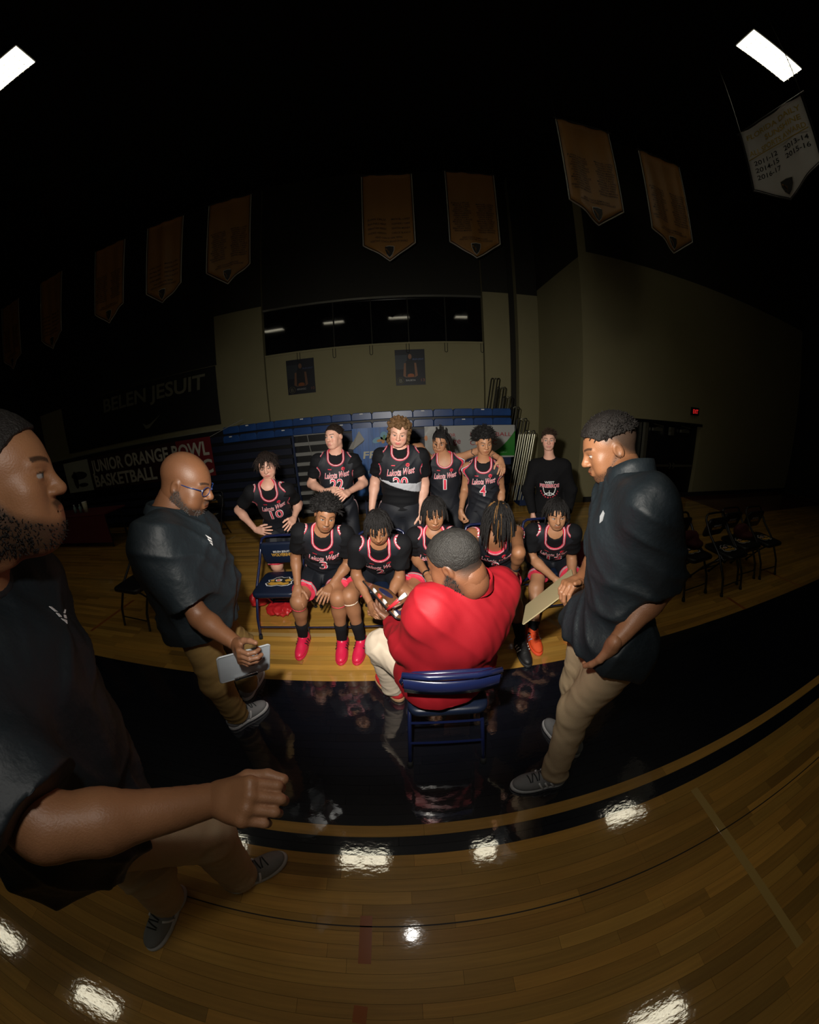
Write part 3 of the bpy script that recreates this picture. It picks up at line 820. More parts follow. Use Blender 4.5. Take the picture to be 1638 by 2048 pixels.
def rounded_slab(w, d, h, r=.05, n=5, bev=.016):
    pts = []
    for (cx, cy, a0) in ((w / 2 - r, d / 2 - r, 0), (-w / 2 + r, d / 2 - r, math.pi / 2), (-w / 2 + r, -d / 2 + r, math.pi), (w / 2 - r, -d / 2 + r, 1.5 * math.pi)):
        for i in range(n + 1):
            a = a0 + math.pi / 2 * i / n; pts.append((cx + r * math.cos(a), cy + r * math.sin(a)))
    m = MB(); N = len(pts)
    prof = [(-bev, 0), (0, bev * .9), (0, h - bev * .9), (-bev * .35, h - bev * .3), (-bev * 1.2, h)]
    vs = []
    for (o, z) in prof:
        for x, y in pts:
            sx = (w / 2 + o) / (w / 2); sy = (d / 2 + o) / (d / 2); vs.append((x * sx, y * sy, z))
    fs = [tuple(range(N - 1, -1, -1)), tuple((len(prof) - 1) * N + k for k in range(N))]
    for i in range(len(prof) - 1):
        for k in range(N): fs.append((i * N + k, i * N + (k + 1) % N, (i + 1) * N + (k + 1) % N, (i + 1) * N + k))
    return m.add(vs, fs)


def cat_print(parent, z, y0, s=1.0):
    """snarling big-cat head printed on the seat: layered flat shapes"""
    def P(pts, m, lift, nm): 
        b = MB(); n = len(pts)
        vs = [(x * s, y0 + y * s, z + lift) for x, y in pts] + [(x * s, y0 + y * s, z + lift + .0008) for x, y in pts]
        b.add(vs, [tuple(range(n - 1, -1, -1)), tuple(range(n, 2 * n))] + [(i, (i + 1) % n, (i + 1) % n + n, i + n) for i in range(n)])
        b.build(nm, m, parent)
    head = [(.13, .035), (.10, .075), (.05, .085), (.0, .07), (-.05, .085), (-.11, .075), (-.14, .04), (-.125, .01), (-.15, -.03), (-.10, -.045), (-.085, -.08), (-.03, -.07), (.0, -.09), (.05, -.075), (.075, -.045), (.12, -.03), (.10, .0)]
    P(head, M_CWHT, .0006, 'cat_outline')
    P([(x * .92, y * .90) for x, y in head], M_RUB, .0016, 'cat_black')  # black layer of the printed head
    P([(.10, .045), (.05, .07), (-.01, .055), (-.06, .07), (-.11, .05), (-.10, .02), (-.05, .03), (-.02, .01), (.03, .02), (.08, .01)], M_CGOLD, .0026, 'cat_fur')
    P([(-.11, .0), (-.07, .01), (-.05, -.02), (-.08, -.04), (-.12, -.025)], M_CGOLD, .0026, 'cat_cheek')
    P([(.05, .0), (.09, -.005), (.085, -.03), (.055, -.035)], M_CGOLD, .0026, 'cat_cheek')
    P([(-.02, -.005), (.03, .0), (.045, -.03), (.01, -.045), (-.025, -.03)], M_CWHT, .0026, 'cat_teeth')
    P([(-.012, -.012), (.025, -.008), (.032, -.028), (.005, -.035)], M_CRED, .0034, 'cat_tongue')


def folding_chair(loc, yaw, label, pad, tube, back='panel', group=None, prints=True, detail=True):
    """local +y is the way the chair faces"""
    r = empty('folding_chair', loc, label, 'chair', group, yaw)
    s = rounded_slab(.42, .42, .055, r=.06).build('seat', pad, r, smooth=True, loc=(0, .015, .425))
    if prints: cat_print(s, .0555, .0, 1.0)
    # backrest, slightly reclined
    tilt = math.radians(-14)
    if back == 'panel':
        bk = rounded_slab(.43, .25, .045, r=.05).build('backrest', pad, r, smooth=True, loc=(0, -.235, .68))
        bk.rotation_euler = (math.pi / 2 + tilt * -1, 0, math.pi)
        if prints:
            flat_text('lettering', 'BELEN JESUIT', M_CWHT, bk, (.0, .03, .0455), (1, 0, 0), (0, 1, 0), .022, .17, bold=.02)
            flat_text('lettering', 'WOLVERINES', M_CGOLD, bk, (.0, -.008, .0455), (1, 0, 0), (0, 1, 0), .036, .22, bold=.05)
    # posts: front foot up to the top of the back
    x = .222
    pts = lambda sx: [(sx * x, .255, .012), (sx * x, .20, .20), (sx * x, .06, .44), (sx * x, -.13, .62), (sx * (x - .004), -.235, .77)]
    top = [(-(x - .004), -.235, .77), (-(x - .02), -.25, .815), (-(x - .06), -.255, .835), (0, -.256, .838), (x - .06, -.255, .835), (x - .02, -.25, .815), (x - .004, -.235, .77)]
    MB().tube(pts(-1) + top[1:-1] + pts(1)[::-1], .0135, 10).build('frame', tube, r, smooth=True)
    if back == 'metal':
        m = MB(); n = 10; vs = []
        for (yy, z0) in ((-.262, 0), (-.235, 0)):
            for i in range(n + 1):
                t = -1 + 2 * i / n; xx = t * (x - .012); sag = .03 * (1 - t * t)
                for z in (.715 + .01 * (1 - t * t), .76, .81): vs.append((xx, yy - sag + (.0 if z > .75 else .008), z))
        N = (n + 1) * 3; fs = []
        for i in range(n):
            for j in range(2):
                a = i * 3 + j; b = a + 3; fs += [(a, b, b + 1, a + 1), (a + N, a + 1 + N, b + 1 + N, b + N)]
            for j in (0, 2): a = i * 3 + j; b = a + 3; fs.append((a, a + N, b + N, b))
        m.add(vs, fs).build('backrest', tube, r, smooth=True)
        MB().tube([(-(x - .01), -.262, .84), (-.1, -.285, .846), (.1, -.285, .846), (x - .01, -.262, .84)], .014, 8).build('top_rail', tube, r, smooth=True)
    for sx in (-1, 1):
        MB().tube([(sx * .205, .10, .42), (sx * .21, -.10, .22), (sx * .213, -.245, .012)], .0125, 8).build('rear_leg', tube, r, smooth=True)
        if detail:
            MB().tube([(sx * .213, -.235, .03), (sx * .214, -.25, .0)], [.017, .019], 8).build('foot', M_RUB, r, smooth=True)
            MB().tube([(sx * x, .245, .04), (sx * x, .26, .0)], [.018, .020], 8).build('foot', M_RUB, r, smooth=True)
            MB().tube([(sx * .20, .12, .40), (sx * .222, -.02, .51)], .007, 6).build('hinge_link', tube, r)
    MB().tube([(-.211, -.17, .13), (.211, -.17, .13)], .008, 6).build('crossbar', tube, r)
    if detail or back == 'metal': MB().tube([(-.209, -.10, .235), (.209, -.10, .235)], .008, 6).build('crossbar', tube, r)
    MB().tube([(-x, .225, .115), (x, .225, .115)], .007, 6).build('crossbar', tube, r)
    return r


# the coach's chair, seen from behind
folding_chair((.185, 1.155, 0), math.radians(-3), 'blue folding chair with padded seat under the coach in red', M_NAVYP, M_NAVYT, back='metal', prints=False)
# bench row facing the camera
bench = [(-1.18, 2.36, 'empty blue folding chair with a big-cat print on its seat, left of player 3'), (-.695, 2.36, 'blue folding chair that player 3 with the afro sits on'), (-.21, 2.36, 'blue folding chair under the bent-over player with clasped hands'),
         (.275, 2.40, 'blue folding chair under the middle seated player'), (.80, 2.38, 'blue folding chair under the bowed player with long locs'), (1.40, 2.42, 'blue folding chair under the player in orange shoes')]
for i, (x, yy, lab) in enumerate(bench):
    folding_chair((x, yy, 0), math.pi + (.03 if i == 0 else 0), lab, M_NAVYP, M_NAVYT, prints=(i == 0))
# loose chairs on the right
right = [(2.55, 2.42, 'dark printed folding chair just behind the elbow of the right-hand coach'), (3.20, 2.28, 'dark folding chair, leftmost fully seen one of the right-hand group'), (3.80, 2.18, 'dark folding chair at the front of the right-hand group'),
         (4.32, 2.30, 'dark folding chair, second from the right end of the group'), (4.85, 2.26, 'dark folding chair at the right end of the row')]
for i, (x, yy, lab) in enumerate(right):
    folding_chair((x, yy, 0), math.pi + .12 - .03 * i, lab, M_BLKV, M_BLKT, detail=(i > 0))
# chairs in the dark on the left
left = [(-2.95, 2.35, 'dark chair half hidden behind the back of the bald coach'), (-3.45, 4.7, 'dark chair far back beside the bald coach, near the bleacher')]
for i, (x, yy, lab) in enumerate(left):
    folding_chair((x, yy, 0), math.pi + (.2 if i else -.1), lab, M_BLKV, M_BLKT, detail=False, prints=bool(i))

# ================================================================ people
M_SKIN = mat('skin', attr='Col', rough=.48, spec=.38, bump=.12, bscale=260, var=.07, vscale=18)
M_HAIRS = {}


def hair_mat(col, rough=.62):
    k = 'hair_%02x%02x%02x' % tuple(int(c * 255) for c in col)
    return mat(k, col, rough=rough, spec=.28, bump=.6, bscale=220, var=.25, vscale=60)


def stripe_mat(name, base, specs, rough=.7, sheen=.0, bump=.25, bscale=300, var=.06, vscale=14, spec=.3):
    """cloth whose trim bands follow distances stored on the mesh: specs = [(attribute, lo, hi, colour)]"""
    if name in MATS: return MATS[name]
    m = mat(name, base, rough=rough, spec=spec, bump=bump, bscale=bscale, sheen=sheen)
    nt = m.node_tree; b = nt.nodes['Principled BSDF']
    src = None
    for (an, lo, hi, col) in specs:
        a = nt.nodes.new('ShaderNodeAttribute'); a.attribute_name = an
        g = nt.nodes.new('ShaderNodeMath'); g.operation = 'GREATER_THAN'; g.inputs[1].default_value = lo
        l = nt.nodes.new('ShaderNodeMath'); l.operation = 'LESS_THAN'; l.inputs[1].default_value = hi
        mu = nt.nodes.new('ShaderNodeMath'); mu.operation = 'MULTIPLY'
        nt.links.new(a.outputs['Fac'], g.inputs[0]); nt.links.new(a.outputs['Fac'], l.inputs[0])
        nt.links.new(g.outputs[0], mu.inputs[0]); nt.links.new(l.outputs[0], mu.inputs[1])
        mx = nt.nodes.new('ShaderNodeMix'); mx.data_type = 'RGBA'
        nt.links.new(mu.outputs[0], mx.inputs[0])
        if src: nt.links.new(src, mx.inputs[6])
        else: mx.inputs[6].default_value = (*base, 1)
        mx.inputs[7].default_value = (*col, 1); src = mx.outputs[2]
    if src: nt.links.new(src, b.inputs['Base Color'])
    return m


# ---------------------------------------------------------------- heads (local: x to the person's right, y forward, z up)
# y forward with x right and z up is right-handed
def head_mesh(vox=.0028, jaw=1.0, fat=0.0, nose=1.0, lips=1.0, brow=1.0, chin=1.0, ears=1.0, neckr=.056, beard_bulge=0.0):
    P = []
    P.append(Ell((0, -.020, .034), (.077, .097, .086), k=.02))
    P.append(Ell((0, .018, .012), (.067, .078, .075), k=.03))
    P.append(Ell((0, .022, -.045), (.059 * jaw + fat * .012, .066, .062), k=.03))
    P.append(Ell((0, .034, -.082), (.043 * jaw + fat * .012, .047, .034 + fat * .006), k=.03))
    P.append(Ell((0, .072 * chin, -.100), (.017, .014, .015), k=.025))
    for s in (-1, 1):
        P.append(Ell((s * .044, .056, -.022), (.020 + fat * .006, .022, .018), k=.025))         # cheekbone
        P.append(Ell((s * (.038 + fat * .006), .054, -.058), (.020 + fat * .01, .026, .026), k=.03))
        P.append(Cone((s * .046, -.01, -.055), (s * .022, .058, -.1), .016 * jaw + fat * .004, .014, k=.03))
    P.append(Cone((0, -.03, -.06), (.0, -.034, -.10), neckr, neckr, k=.035))
    subs = []
    for s in (-1, 1):
        subs.append((Ell((s * .032, .101, .001), (.019, .017, .0125)), .016))
    subs.append((Ell((0, .112, -.043 - .0), (.03, .008, .008)), .012))
    P2 = []
    for s in (-1, 1):
        P2.append(Cone((s * .010, .084, .0185), (s * .044, .072, .0185), .0085 * brow, .006 * brow, k=.014))
        P2.append(Ell((s * .032, .0765, .0005), (.0135, .0128, .0115), k=.003))
        P2.append(Cone((s * .018, .0875, .0085), (s * .046, .0775, .006), .0035, .003, k=.005))          # upper lid
        P2.append(Cone((s * .019, .0865, -.0085), (s * .045, .0775, -.007), .0025, .0025, k=.006))
        P2.append(Ell((s * .0125 * nose, .098, -.033), (.0088 * nose, .0105, .0075), k=.008))
        # ear
        P2.append(Ell((s * .0785, -.012, -.004), (.0085 * ears, .019, .030), R=[[1, 0, 0], [0, .97, -.24], [0, .24, .97]], k=.006))
    P2.append(Cone((0, .086, .014), (0, .109, -.026), .0075, .0105 * (nose * .5 + .5), k=.014))
    P2.append(Ell((0, .110, -.031), (.0105 * nose, .010, .009), k=.008))
    P2.append(Ell((0, .090, -.066), (.024, .012, .014), k=.016))
    P2.append(Cone((-.017, .0935, -.0625), (.017, .0935, -.0625), .0048 * lips, .0048 * lips, k=.006))
    P2.append(Cone((-.015, .0925, -.0735), (.015, .0925, -.0735), .0058 * lips, .0058 * lips, k=.006))
    P2.append(Ell((0, .099, -.062), (.010, .005, .005 * lips), k=.006))
    if beard_bulge:
        P2.append(Ell((0, .055, -.095), (.05, .05, .035 + beard_bulge), k=.03))
    subs2 = [(Cone((-.022, .101, -.0685), (.022, .101, -.0685), .0016, .0016), .005)]
    for s in (-1, 1):
        subs2.append((Ell((s * .087, -.008, -.004), (.006, .010, .017)), .004))
    # two-stage union so that the sockets do not eat the lids
    vox = vox
    allp = P + P2
    pad = vox * 3
    los, his = zip(*[p.box(0) for p in allp])
    lo = np.min(los, 0) - pad; hi = np.max(his, 0) + pad; lo[2] = max(lo[2], -.150)
    n = np.ceil((hi - lo) / vox).astype(int) + 1
    ax = [(lo[i] + np.arange(n[i]) * vox).astype(np.float32) for i in range(3)]
    X, Y, Z = ax[0][:, None, None], ax[1][None, :, None], ax[2][None, None, :]
    A = np.full(n, .25, np.float32)
    for p in P: A = smin(A, p.d(X, Y, Z).astype(np.float32), p.k)

    def part(p, k, sub):
        b0, b1 = p.box(k + pad)
        i0 = np.clip(np.floor((b0 - lo) / vox).astype(int), 0, n); i1 = np.clip(np.ceil((b1 - lo) / vox).astype(int) + 1, 0, n)
        S = tuple(slice(i0[i], i1[i]) for i in range(3))
        D = p.d(ax[0][S[0]][:, None, None], ax[1][S[1]][None, :, None], ax[2][S[2]][None, None, :]).astype(np.float32)
        A[S] = -smin(-A[S], D, k) if sub else smin(A[S], D, k)
    for p, k in subs: part(p, k, True)
    for p in P2: part(p, p.k, False)
    for p, k in subs2: part(p, k, True)
    g = openvdb.FloatGrid(.25); g.copyFromArray(A); g.transform = openvdb.createLinearTransform(voxelSize=vox)
    V, T, Q = g.convertToPolygons(isovalue=0.0, adaptivity=0.0)
    return np.asarray(V, float) + lo, np.asarray(T, np.int64).reshape(-1, 3), np.asarray(Q, np.int64).reshape(-1, 4)


HAIRLINE = (np.array([-.13, -.09, -.06, -.035, -.02, .005, .02, .035, .055, .075, .1]),
            np.array([-.075, -.075, -.06, -.03, .0, .02, .02, .035, .06, .072, .078]))


def hair_z(y, up=0.0): return np.interp(y, HAIRLINE[0], HAIRLINE[1]) + up


def beard_mask(V):
    """side-burn, jaw and chin: everything below a line that drops from ear to chin"""
    x, y, z = V.T; ax = np.abs(x); sm = lambda a, b, t: np.clip((t - a) / (b - a), 0, 1)
    zj = np.interp(y, [-.05, -.02, .0, .02, .04, .065, .1], [-.08, -.02, .0, -.032, -.052, -.062, -.080])
    m = sm(.004, -.016, z - zj) * sm(-.05, -.015, y) * sm(.012, -.02, z) * sm(-.140, -.120, z)
    return m * (1 - .9 * sm(.034, .022, np.hypot(ax, (z + .068) * 1.7)) * (y > .06))


def beard_tufts(kind, n=700, L=.010, r=.0016, seed=5):
    V, T, Q = face(kind); N = vnormals(V, T, Q); R = np.random.RandomState(seed); idx = np.where((beard_mask(V) > .55) & (V[:, 2] > -.125))[0]
    out = []
    w = np.where(V[idx, 1] > .055, .35, 1.0)
    for i in R.choice(idx, n, p=w / w.sum()):
        d = nrm(N[i] + np.array([0, .2, -.7]) + R.normal(size=3) * .5); p = V[i] - N[i] * .001; l = L * R.uniform(.6, 1.3)
        q = p + d * l * .5; e = q + nrm(d + R.normal(size=3) * .6) * l * .5
        out.append(([p, q, e], [r, r * .9, r * .4]))
    return tubes(out, 4)


def head_colors(V, skin, lip, browc, gaze=(0, 1, -.1), iris=(.03, .015, .008), scalp=None, scalp_fade=.03, beard=None,
                beard_d=0.0, mous=0.0, lid=0.0, hl_up=0.0, flush=0.0, white=.36, browt=1.0):
    """colours that belong to the face itself: lips, brows, eyes, stubble, cropped hair; plus painted shade in mouth crease and nostrils"""
    x, y, z = V.T; ax = np.abs(x)
    C = np.tile(np.array(skin, float), (len(V), 1))

    def mix(m, c):
        m = np.clip(m, 0, 1)[:, None]; C[:] = C * (1 - m) + np.array(c) * m
    sm = lambda a, b, t: np.clip((t - a) / (b - a), 0, 1)
    if flush: mix(flush * np.exp(-(((ax - .042) / .018) ** 2 + ((z + .035) / .02) ** 2)) * (y > .04), (.45, .07, .05))
    if scalp is not None:
        h = z - hair_z(y, hl_up)
        mix(sm(-.004, scalp_fade, h) * .92, scalp)
    if beard is not None:
        m = beard_mask(V)
        mix(m * beard_d, beard)
        mix(mous * sm(.03, .022, ax) * sm(.009, .005, np.abs(z + .052 - ax * -.2)) * (y > .075), beard)
    # lips
    up = sm(.0058, .003, np.abs(z + .062)) * sm(.024, .018, ax + np.abs(z + .062) * 1.2) * (y > .082)
    lo = sm(.0075, .0045, np.abs(z + .0745)) * sm(.023, .017, ax + np.abs(z + .0745) * .8) * (y > .082)
    mix(np.maximum(up, lo) * .85, lip)
    mix(sm(.0022, .0008, np.abs(z + .0685)) * (ax < .021) * (y > .08) * .8, np.array(lip) * .35)  # shade of the mouth crease, darkened into the lip colour
    mix(.5 * sm(.006, .003, np.hypot(ax - .010, (z + .0405))) * (y > .09), np.array(skin) * .3)     # shade of the nostrils darkened into the skin
    # brows
    bz = .0225 + .006 * np.sin(np.clip((ax - .012) / .04, 0, 1) * 2.4)
    mix(sm(.0055, .003, np.abs(z - bz) * (1 / browt)) * (ax > .012) * (ax < .052) * (y > .045) * .85, browc)
    # eyes
    for s in (-1, 1):
        c = np.array((s * .032, .0765, .0005)); d = V - c
        e = np.sqrt((d[:, 0] / .0135) ** 2 + (d[:, 1] / .0128) ** 2 + (d[:, 2] / .0115) ** 2)
        op = (e < 1.09) & (d[:, 2] < .0062 - lid) & (d[:, 2] > -.0058) & (y > .077)
        C[op] = (white, white * .93, white * .88)
        g = nrm(gaze); dd = d / (np.linalg.norm(d, axis=1)[:, None] + 1e-9)
        ir = op & (dd @ g > .885); C[ir] = iris
        line = (e < 1.2) & (np.abs(d[:, 2] - (.0068 - lid)) < .0018) & (y > .07)
        C[line] = C[line] * .25
    return C


def hand_prims(side, curl=(.3, .4, .3), spread=.12, thumb=(.7, .75, -.35), thumb_curl=.3, per=None, k=1.0):
    """local: y to the fingertips, z out of the back of the hand, thumb on +x*side. per = {finger: curl triple}"""
    s = side; P = []
    base = [(.030, .088), (.010, .092), (-.010, .087), (-.028, .079)]
    lens = [(.043, .026, .021), (.047, .029, .022), (.043, .027, .021), (.034, .021, .018)]
    rads = [.0098, .0100, .0095, .0084]
    for i, ((bx, by), L, r) in enumerate(zip(base, lens, rads)):
        b = np.array([bx * s, by, 0]); a = np.array([bx * .55 * s, .012, .001])
        P.append(Cone(a, b, .0145, .0125, k=.014))
        c = (per or {}).get(i, curl); ang = 0; p = b
        yaw = spread * (bx / .03) * s
        for j in range(3):
            ang += c[j]
            d = np.array([math.sin(yaw) * math.cos(ang), math.cos(yaw) * math.cos(ang), -math.sin(ang)])
            q = p + d * L[j]
            P.append(Cone(p, q, r * (1 - .06 * j), r * (1 - .06 * (j + 1)), k=.0035 if j else .006)); p = q
    t = nrm((thumb[0] * s, thumb[1], thumb[2])); p = np.array([.02 * s, .022, -.006])
    P.append(Cone(np.array([.008 * s, .012, -.002]), p + t * .04, .0165, .0135, k=.014)); p = p + t * .042
    b = nrm(np.array([-.8 * s, .5, -.5]))
    for j, L in enumerate((.034, .027)):
        t = nrm(t + b * thumb_curl); q = p + t * L
        P.append(Cone(p, q, .0120 - .001 * j, .0108 - .0015 * j, k=.005)); p = q
    P.append(Cone((0, -.010, 0), (0, .03, 0), .0255, .024, k=.02, flat=((0, 0, 1), 1.15)))
    P.append(Ell((0, .048, -.004), (.036, .040, .013), k=.012))
    if k != 1.0:
        for p in P:
            if isinstance(p, Cone): p.a *= k; p.b *= k; p.r1 *= k; p.r2 *= k
            else: p.c *= k; p.r *= k
    return P


def rot_to(x, y, z): return np.stack([nrm(x), nrm(y), nrm(z)], 1)      # columns = local axes in the world


def frame_yz(y, zhint):
    y = nrm(y); z = np.array(zhint, float); z = nrm(z - y * (z @ y)); x = np.cross(y, z)
    return rot_to(x, y, z)


def ray_sphere(u, v, c, L, pick='n'):
    q = ray(u, v); oc = CAMP - np.array(c); b = q @ oc; cc = oc @ oc - L * L; D = b * b - cc
    if D < 0 or pick == 't': t = -b; return CAMP + q * t
    t = -b - math.sqrt(D) if pick == 'n' else -b + math.sqrt(D)
    return CAMP + q * t


def jp(spec, parent=None, L=None):
    """joint from a photo pixel: (u,v,'n'|'f') on the sphere of bone length L, or (u,v,{y|z|x|d: value}) or a world point"""
    if isinstance(spec, np.ndarray): return spec
    if isinstance(spec, dict): return np.array(spec['w'], float)
    u, v, m = spec
    if isinstance(m, dict): return at(u, v, **m)
    return ray_sphere(u, v, parent, L, m)


def jmid(spec, a, La, b, Lb):
    """elbow or knee on its pixel ray, at the depth that suits both bones"""
    if isinstance(spec, dict): return np.array(spec['w'], float)
    u, v = spec[:2]; q = ray(u, v); t = np.linspace(.25, 6, 2400); P = CAMP + t[:, None] * q
    if len(spec) > 2 and isinstance(spec[2], dict): return at(u, v, **spec[2])
    c = (np.linalg.norm(P - a, axis=1) - La) ** 2 + (np.linalg.norm(P - b, axis=1) - Lb) ** 2
    if len(spec) > 2 and spec[2] == 'f': c = c + (t < t[np.argmin(np.linalg.norm(P - (a + b) / 2, axis=1))]) * .02
    if len(spec) > 2 and spec[2] == 'n': c = c + (t > t[np.argmin(np.linalg.norm(P - (a + b) / 2, axis=1))]) * .02
    return P[np.argmin(c)]


class Body:
    """joints of one person. Side letters are the person's own left and right"""
    def __init__(s, S=1.83, build=1.0, depth=1.0, belly=0.0, limb=1.0, slim=1.0, **j):
        s.S = S; k = S / 1.83; s.k = k; s.build = build; s.depth = depth; s.belly = belly; s.limb = limb; s.slim = slim
        s.L = dict(torso=.56 * k, sh=.160 * k * (build * .5 + .5), ua=.305 * k, fa=.262 * k, th=.445 * k, sk=.43 * k, hip=.092 * k)
        s.P = jp(j['pel']); s.N = jp(j['neck'], s.P, s.L['torso'])
        fy = j.get('face_yaw')          # way the chest faces, degrees from +y towards +x
        up = nrm(s.N - s.P)
        if fy is not None:
            f = np.array([math.sin(math.radians(fy)), math.cos(math.radians(fy)), 0]); R = nrm(np.cross(f, up))
        if 'sR' in j: s.SR = jp(j['sR'], s.N, s.L['sh'])
        else: s.SR = s.N + R * s.L['sh'] - up * .035 * k
        if 'sL' in j: s.SL = jp(j['sL'], s.N, s.L['sh'])
        else: s.SL = s.N - R * s.L['sh'] - up * .035 * k
        for a in ('SL', 'SR'):
            q = getattr(s, a) - s.N; l = np.linalg.norm(q); setattr(s, a, s.N + q / l * min(max(l, .9 * s.L['sh']), 1.08 * s.L['sh']))
        r = s.SR - s.SL; s.r = nrm(r - up * (r @ up)); s.up = up; s.f = np.cross(up, s.r)
        hy = j.get('hip_yaw')
        if hy is None: hr = nrm(np.array([s.r[0], s.r[1], 0]))
        else: hr = np.array([math.cos(math.radians(hy)), -math.sin(math.radians(hy)), 0])
        s.hr = hr
        s.HR = s.P + hr * s.L['hip']; s.HL = s.P - hr * s.L['hip']
        hf = np.array([-hr[1], hr[0], 0]); s.hf = hf
        for a in 'LR':
            H = s.HL if a == 'L' else s.HR; Sh = s.SL if a == 'L' else s.SR; sg = -1 if a == 'L' else 1
            if 'k' + a in j:
                A = jp(j['a' + a], H, s.L['th']); K = jmid(j['k' + a], H, s.L['th'], A, s.L['sk'])
            else:
                A = np.array([H[0], H[1], .09 * k]) + hr * sg * j.get('stance', .05) + hf * .0
                m = (H + A) / 2; hl = np.linalg.norm(H - A) / 2; b = math.sqrt(max(0, (.5 * (s.L['th'] + s.L['sk'])) ** 2 - hl * hl))
                K = m + hf * min(b, .3)
            W = jp(j['w' + a]); E = jmid(j['e' + a], Sh, s.L['ua'], W, s.L['fa'])
            setattr(s, 'K' + a, K); setattr(s, 'A' + a, A); setattr(s, 'E' + a, E); setattr(s, 'W' + a, W)
        s.H = jp(j['head'], s.N, .178 * k)
        for n, a, b, L in (('torso', s.P, s.N, 'torso'), ('uaL', s.SL, s.EL, 'ua'), ('faL', s.EL, s.WL, 'fa'), ('uaR', s.SR, s.ER, 'ua'), ('faR', s.ER, s.WR, 'fa'),
                           ('thL', s.HL, s.KL, 'th'), ('skL', s.KL, s.AL, 'sk'), ('thR', s.HR, s.KR, 'th'), ('skR', s.KR, s.AR, 'sk'), ('shL', s.N, s.SL, 'sh'), ('shR', s.N, s.SR, 'sh')):
            l = np.linalg.norm(a - b)
            if abs(l / s.L[L] - 1) > .12 and j.get('dbg'): print('   bone', j['dbg'], n, round(l, 3), 'vs', round(s.L[L], 3))
        if j.get('dbg'):
            g = lambda q: tuple(np.round(q, 2))
            print('BODY', j['dbg'], 'P', g(s.P), 'N', g(s.N), 'H', g(s.H), 'SL', g(s.SL), 'SR', g(s.SR), 'KL', g(s.KL), 'AL', g(s.AL), 'KR', g(s.KR), 'AR', g(s.AR), 'WL', g(s.WL), 'WR', g(s.WR))

    def torso(s, o=0.0):
        k, w, d = s.k, s.build, s.depth; F = np.stack([s.r, s.f, s.up]); PF = np.stack([s.hr, s.hf, [0, 0, 1]])
        T = [Ell(s.P + s.up * .02 * k, (.160 * k * w, .118 * k * d, .135 * k), PF, k=.05),
             Ell(s.P + (s.N - s.P) * .38 + s.f * .004, (.142 * k * w, .103 * k * d, .19 * k), F, k=.07),
             Ell(s.P + (s.N - s.P) * .70 + s.f * .006, (.152 * k * w, .115 * k * d, .185 * k), F, k=.07),
             Cone(s.SL * .8 + s.N * .2 - s.up * .06 * k, s.SR * .8 + s.N * .2 - s.up * .06 * k, .058 * k, .058 * k, k=.05),
             Cone(s.N + s.up * .005 * k, s.SL - s.up * .02, .048 * k, .044 * k, k=.05),
             Cone(s.N + s.up * .005 * k, s.SR - s.up * .02, .048 * k, .044 * k, k=.05)]
        if s.belly:
            T.append(Ell(s.P + (s.N - s.P) * .30 + s.f * s.belly * .6, (.150 * k * w, .10 * k * d + s.belly * .5, .17 * k), F, k=.08))
            T.append(Ell(s.P + (s.N - s.P) * .62 + s.f * s.belly * .2, (.160 * k * w, .115 * k * d + s.belly * .25, .15 * k), F, k=.08))
        return [infl(p, o) for p in T] if o else T

    def arm(s, a, o=0.0, upto=1.0, r=(.047, .041, .0265), k=.03):
        S, E, W = (getattr(s, n + a) for n in 'SEW'); q = s.k * s.limb
        out = [Ell(S - s.up * (.024 + .02 * (1 - s.slim)), np.array((.046, .046, .058)) * q * s.slim + o, k=.05 * s.slim ** 2),
               Cone(S - s.up * .05 * (1 - s.slim), E, r[0] * q * s.slim + o, r[1] * q + o, k=.04)]
        m = E + (W - E) * .28
        out += [Cone(E, m, r[1] * q * .96 + o, r[1] * q * 1.0 + o, k=k), Cone(m, W, r[1] * q + o, r[2] * q + o, k=k)]
        return out

    def leg(s, a, o=0.0, r=(.088, .060, .038)):
        H, K, A = (getattr(s, n + a) for n in 'HKA'); q = s.k * s.limb
        d = nrm(A - K); fw = nrm(np.cross(np.cross(d, K - H) if np.linalg.norm(np.cross(d, nrm(K - H))) > .05 else s.hr, d)); fw = fw if fw @ s.hf > -9 else -fw
        back = nrm(nrm(H - K) * .6 + d * -.0 - s.hf * .5)
        back = nrm(back - d * (back @ d))
        m = K + (A - K) * .30
        return [Cone(H, K, r[0] * q + o, r[1] * q + o, k=.05), Ell(K, np.array((.052, .052, .055)) * q + o, k=.04),
                Cone(K, m + back * .012, .054 * q + o, .056 * q + o, k=.04), Cone(m + back * .012, A, .056 * q + o, r[2] * q + o, k=.04)]


LOC = {}
FACES = {}


def face(kind):
    if kind not in FACES:
        FACES[kind] = {
            'lean': lambda: head_mesh(.0035, jaw=.94, nose=1.0, lips=1.0),
            'young': lambda: head_mesh(.0035, jaw=.98, nose=1.2, lips=1.3, fat=.1),
            'broad': lambda: head_mesh(.0035, jaw=1.06, nose=1.02, lips=1.0, fat=.5),
            'coach': lambda: head_mesh(.0027, jaw=1.02, nose=1.15, lips=1.1, fat=.4, brow=1.1, neckr=.062),
            'near': lambda: head_mesh(.0025, jaw=1.0, nose=1.15, lips=1.15, fat=.3, brow=1.1, neckr=.062, beard_bulge=.012),
            'heavy': lambda: head_mesh(.0030, jaw=1.1, nose=1.3, lips=1.25, fat=1.2, brow=1.1, neckr=.072),
        }[kind]()
    return FACES[kind]


def head_frame(fd, tilt=0.0):
    """columns x(right) y(face) z(up); tilt in degrees leans the crown to the person's right"""
    y = nrm(fd); z = np.array([0, 0, 1.]); z = nrm(z - y * (z @ y)); x = np.cross(y, z)
    t = math.radians(tilt); z2 = z * math.cos(t) + x * math.sin(t); x2 = np.cross(y, z2)
    return np.stack([x2, y, z2], 1)


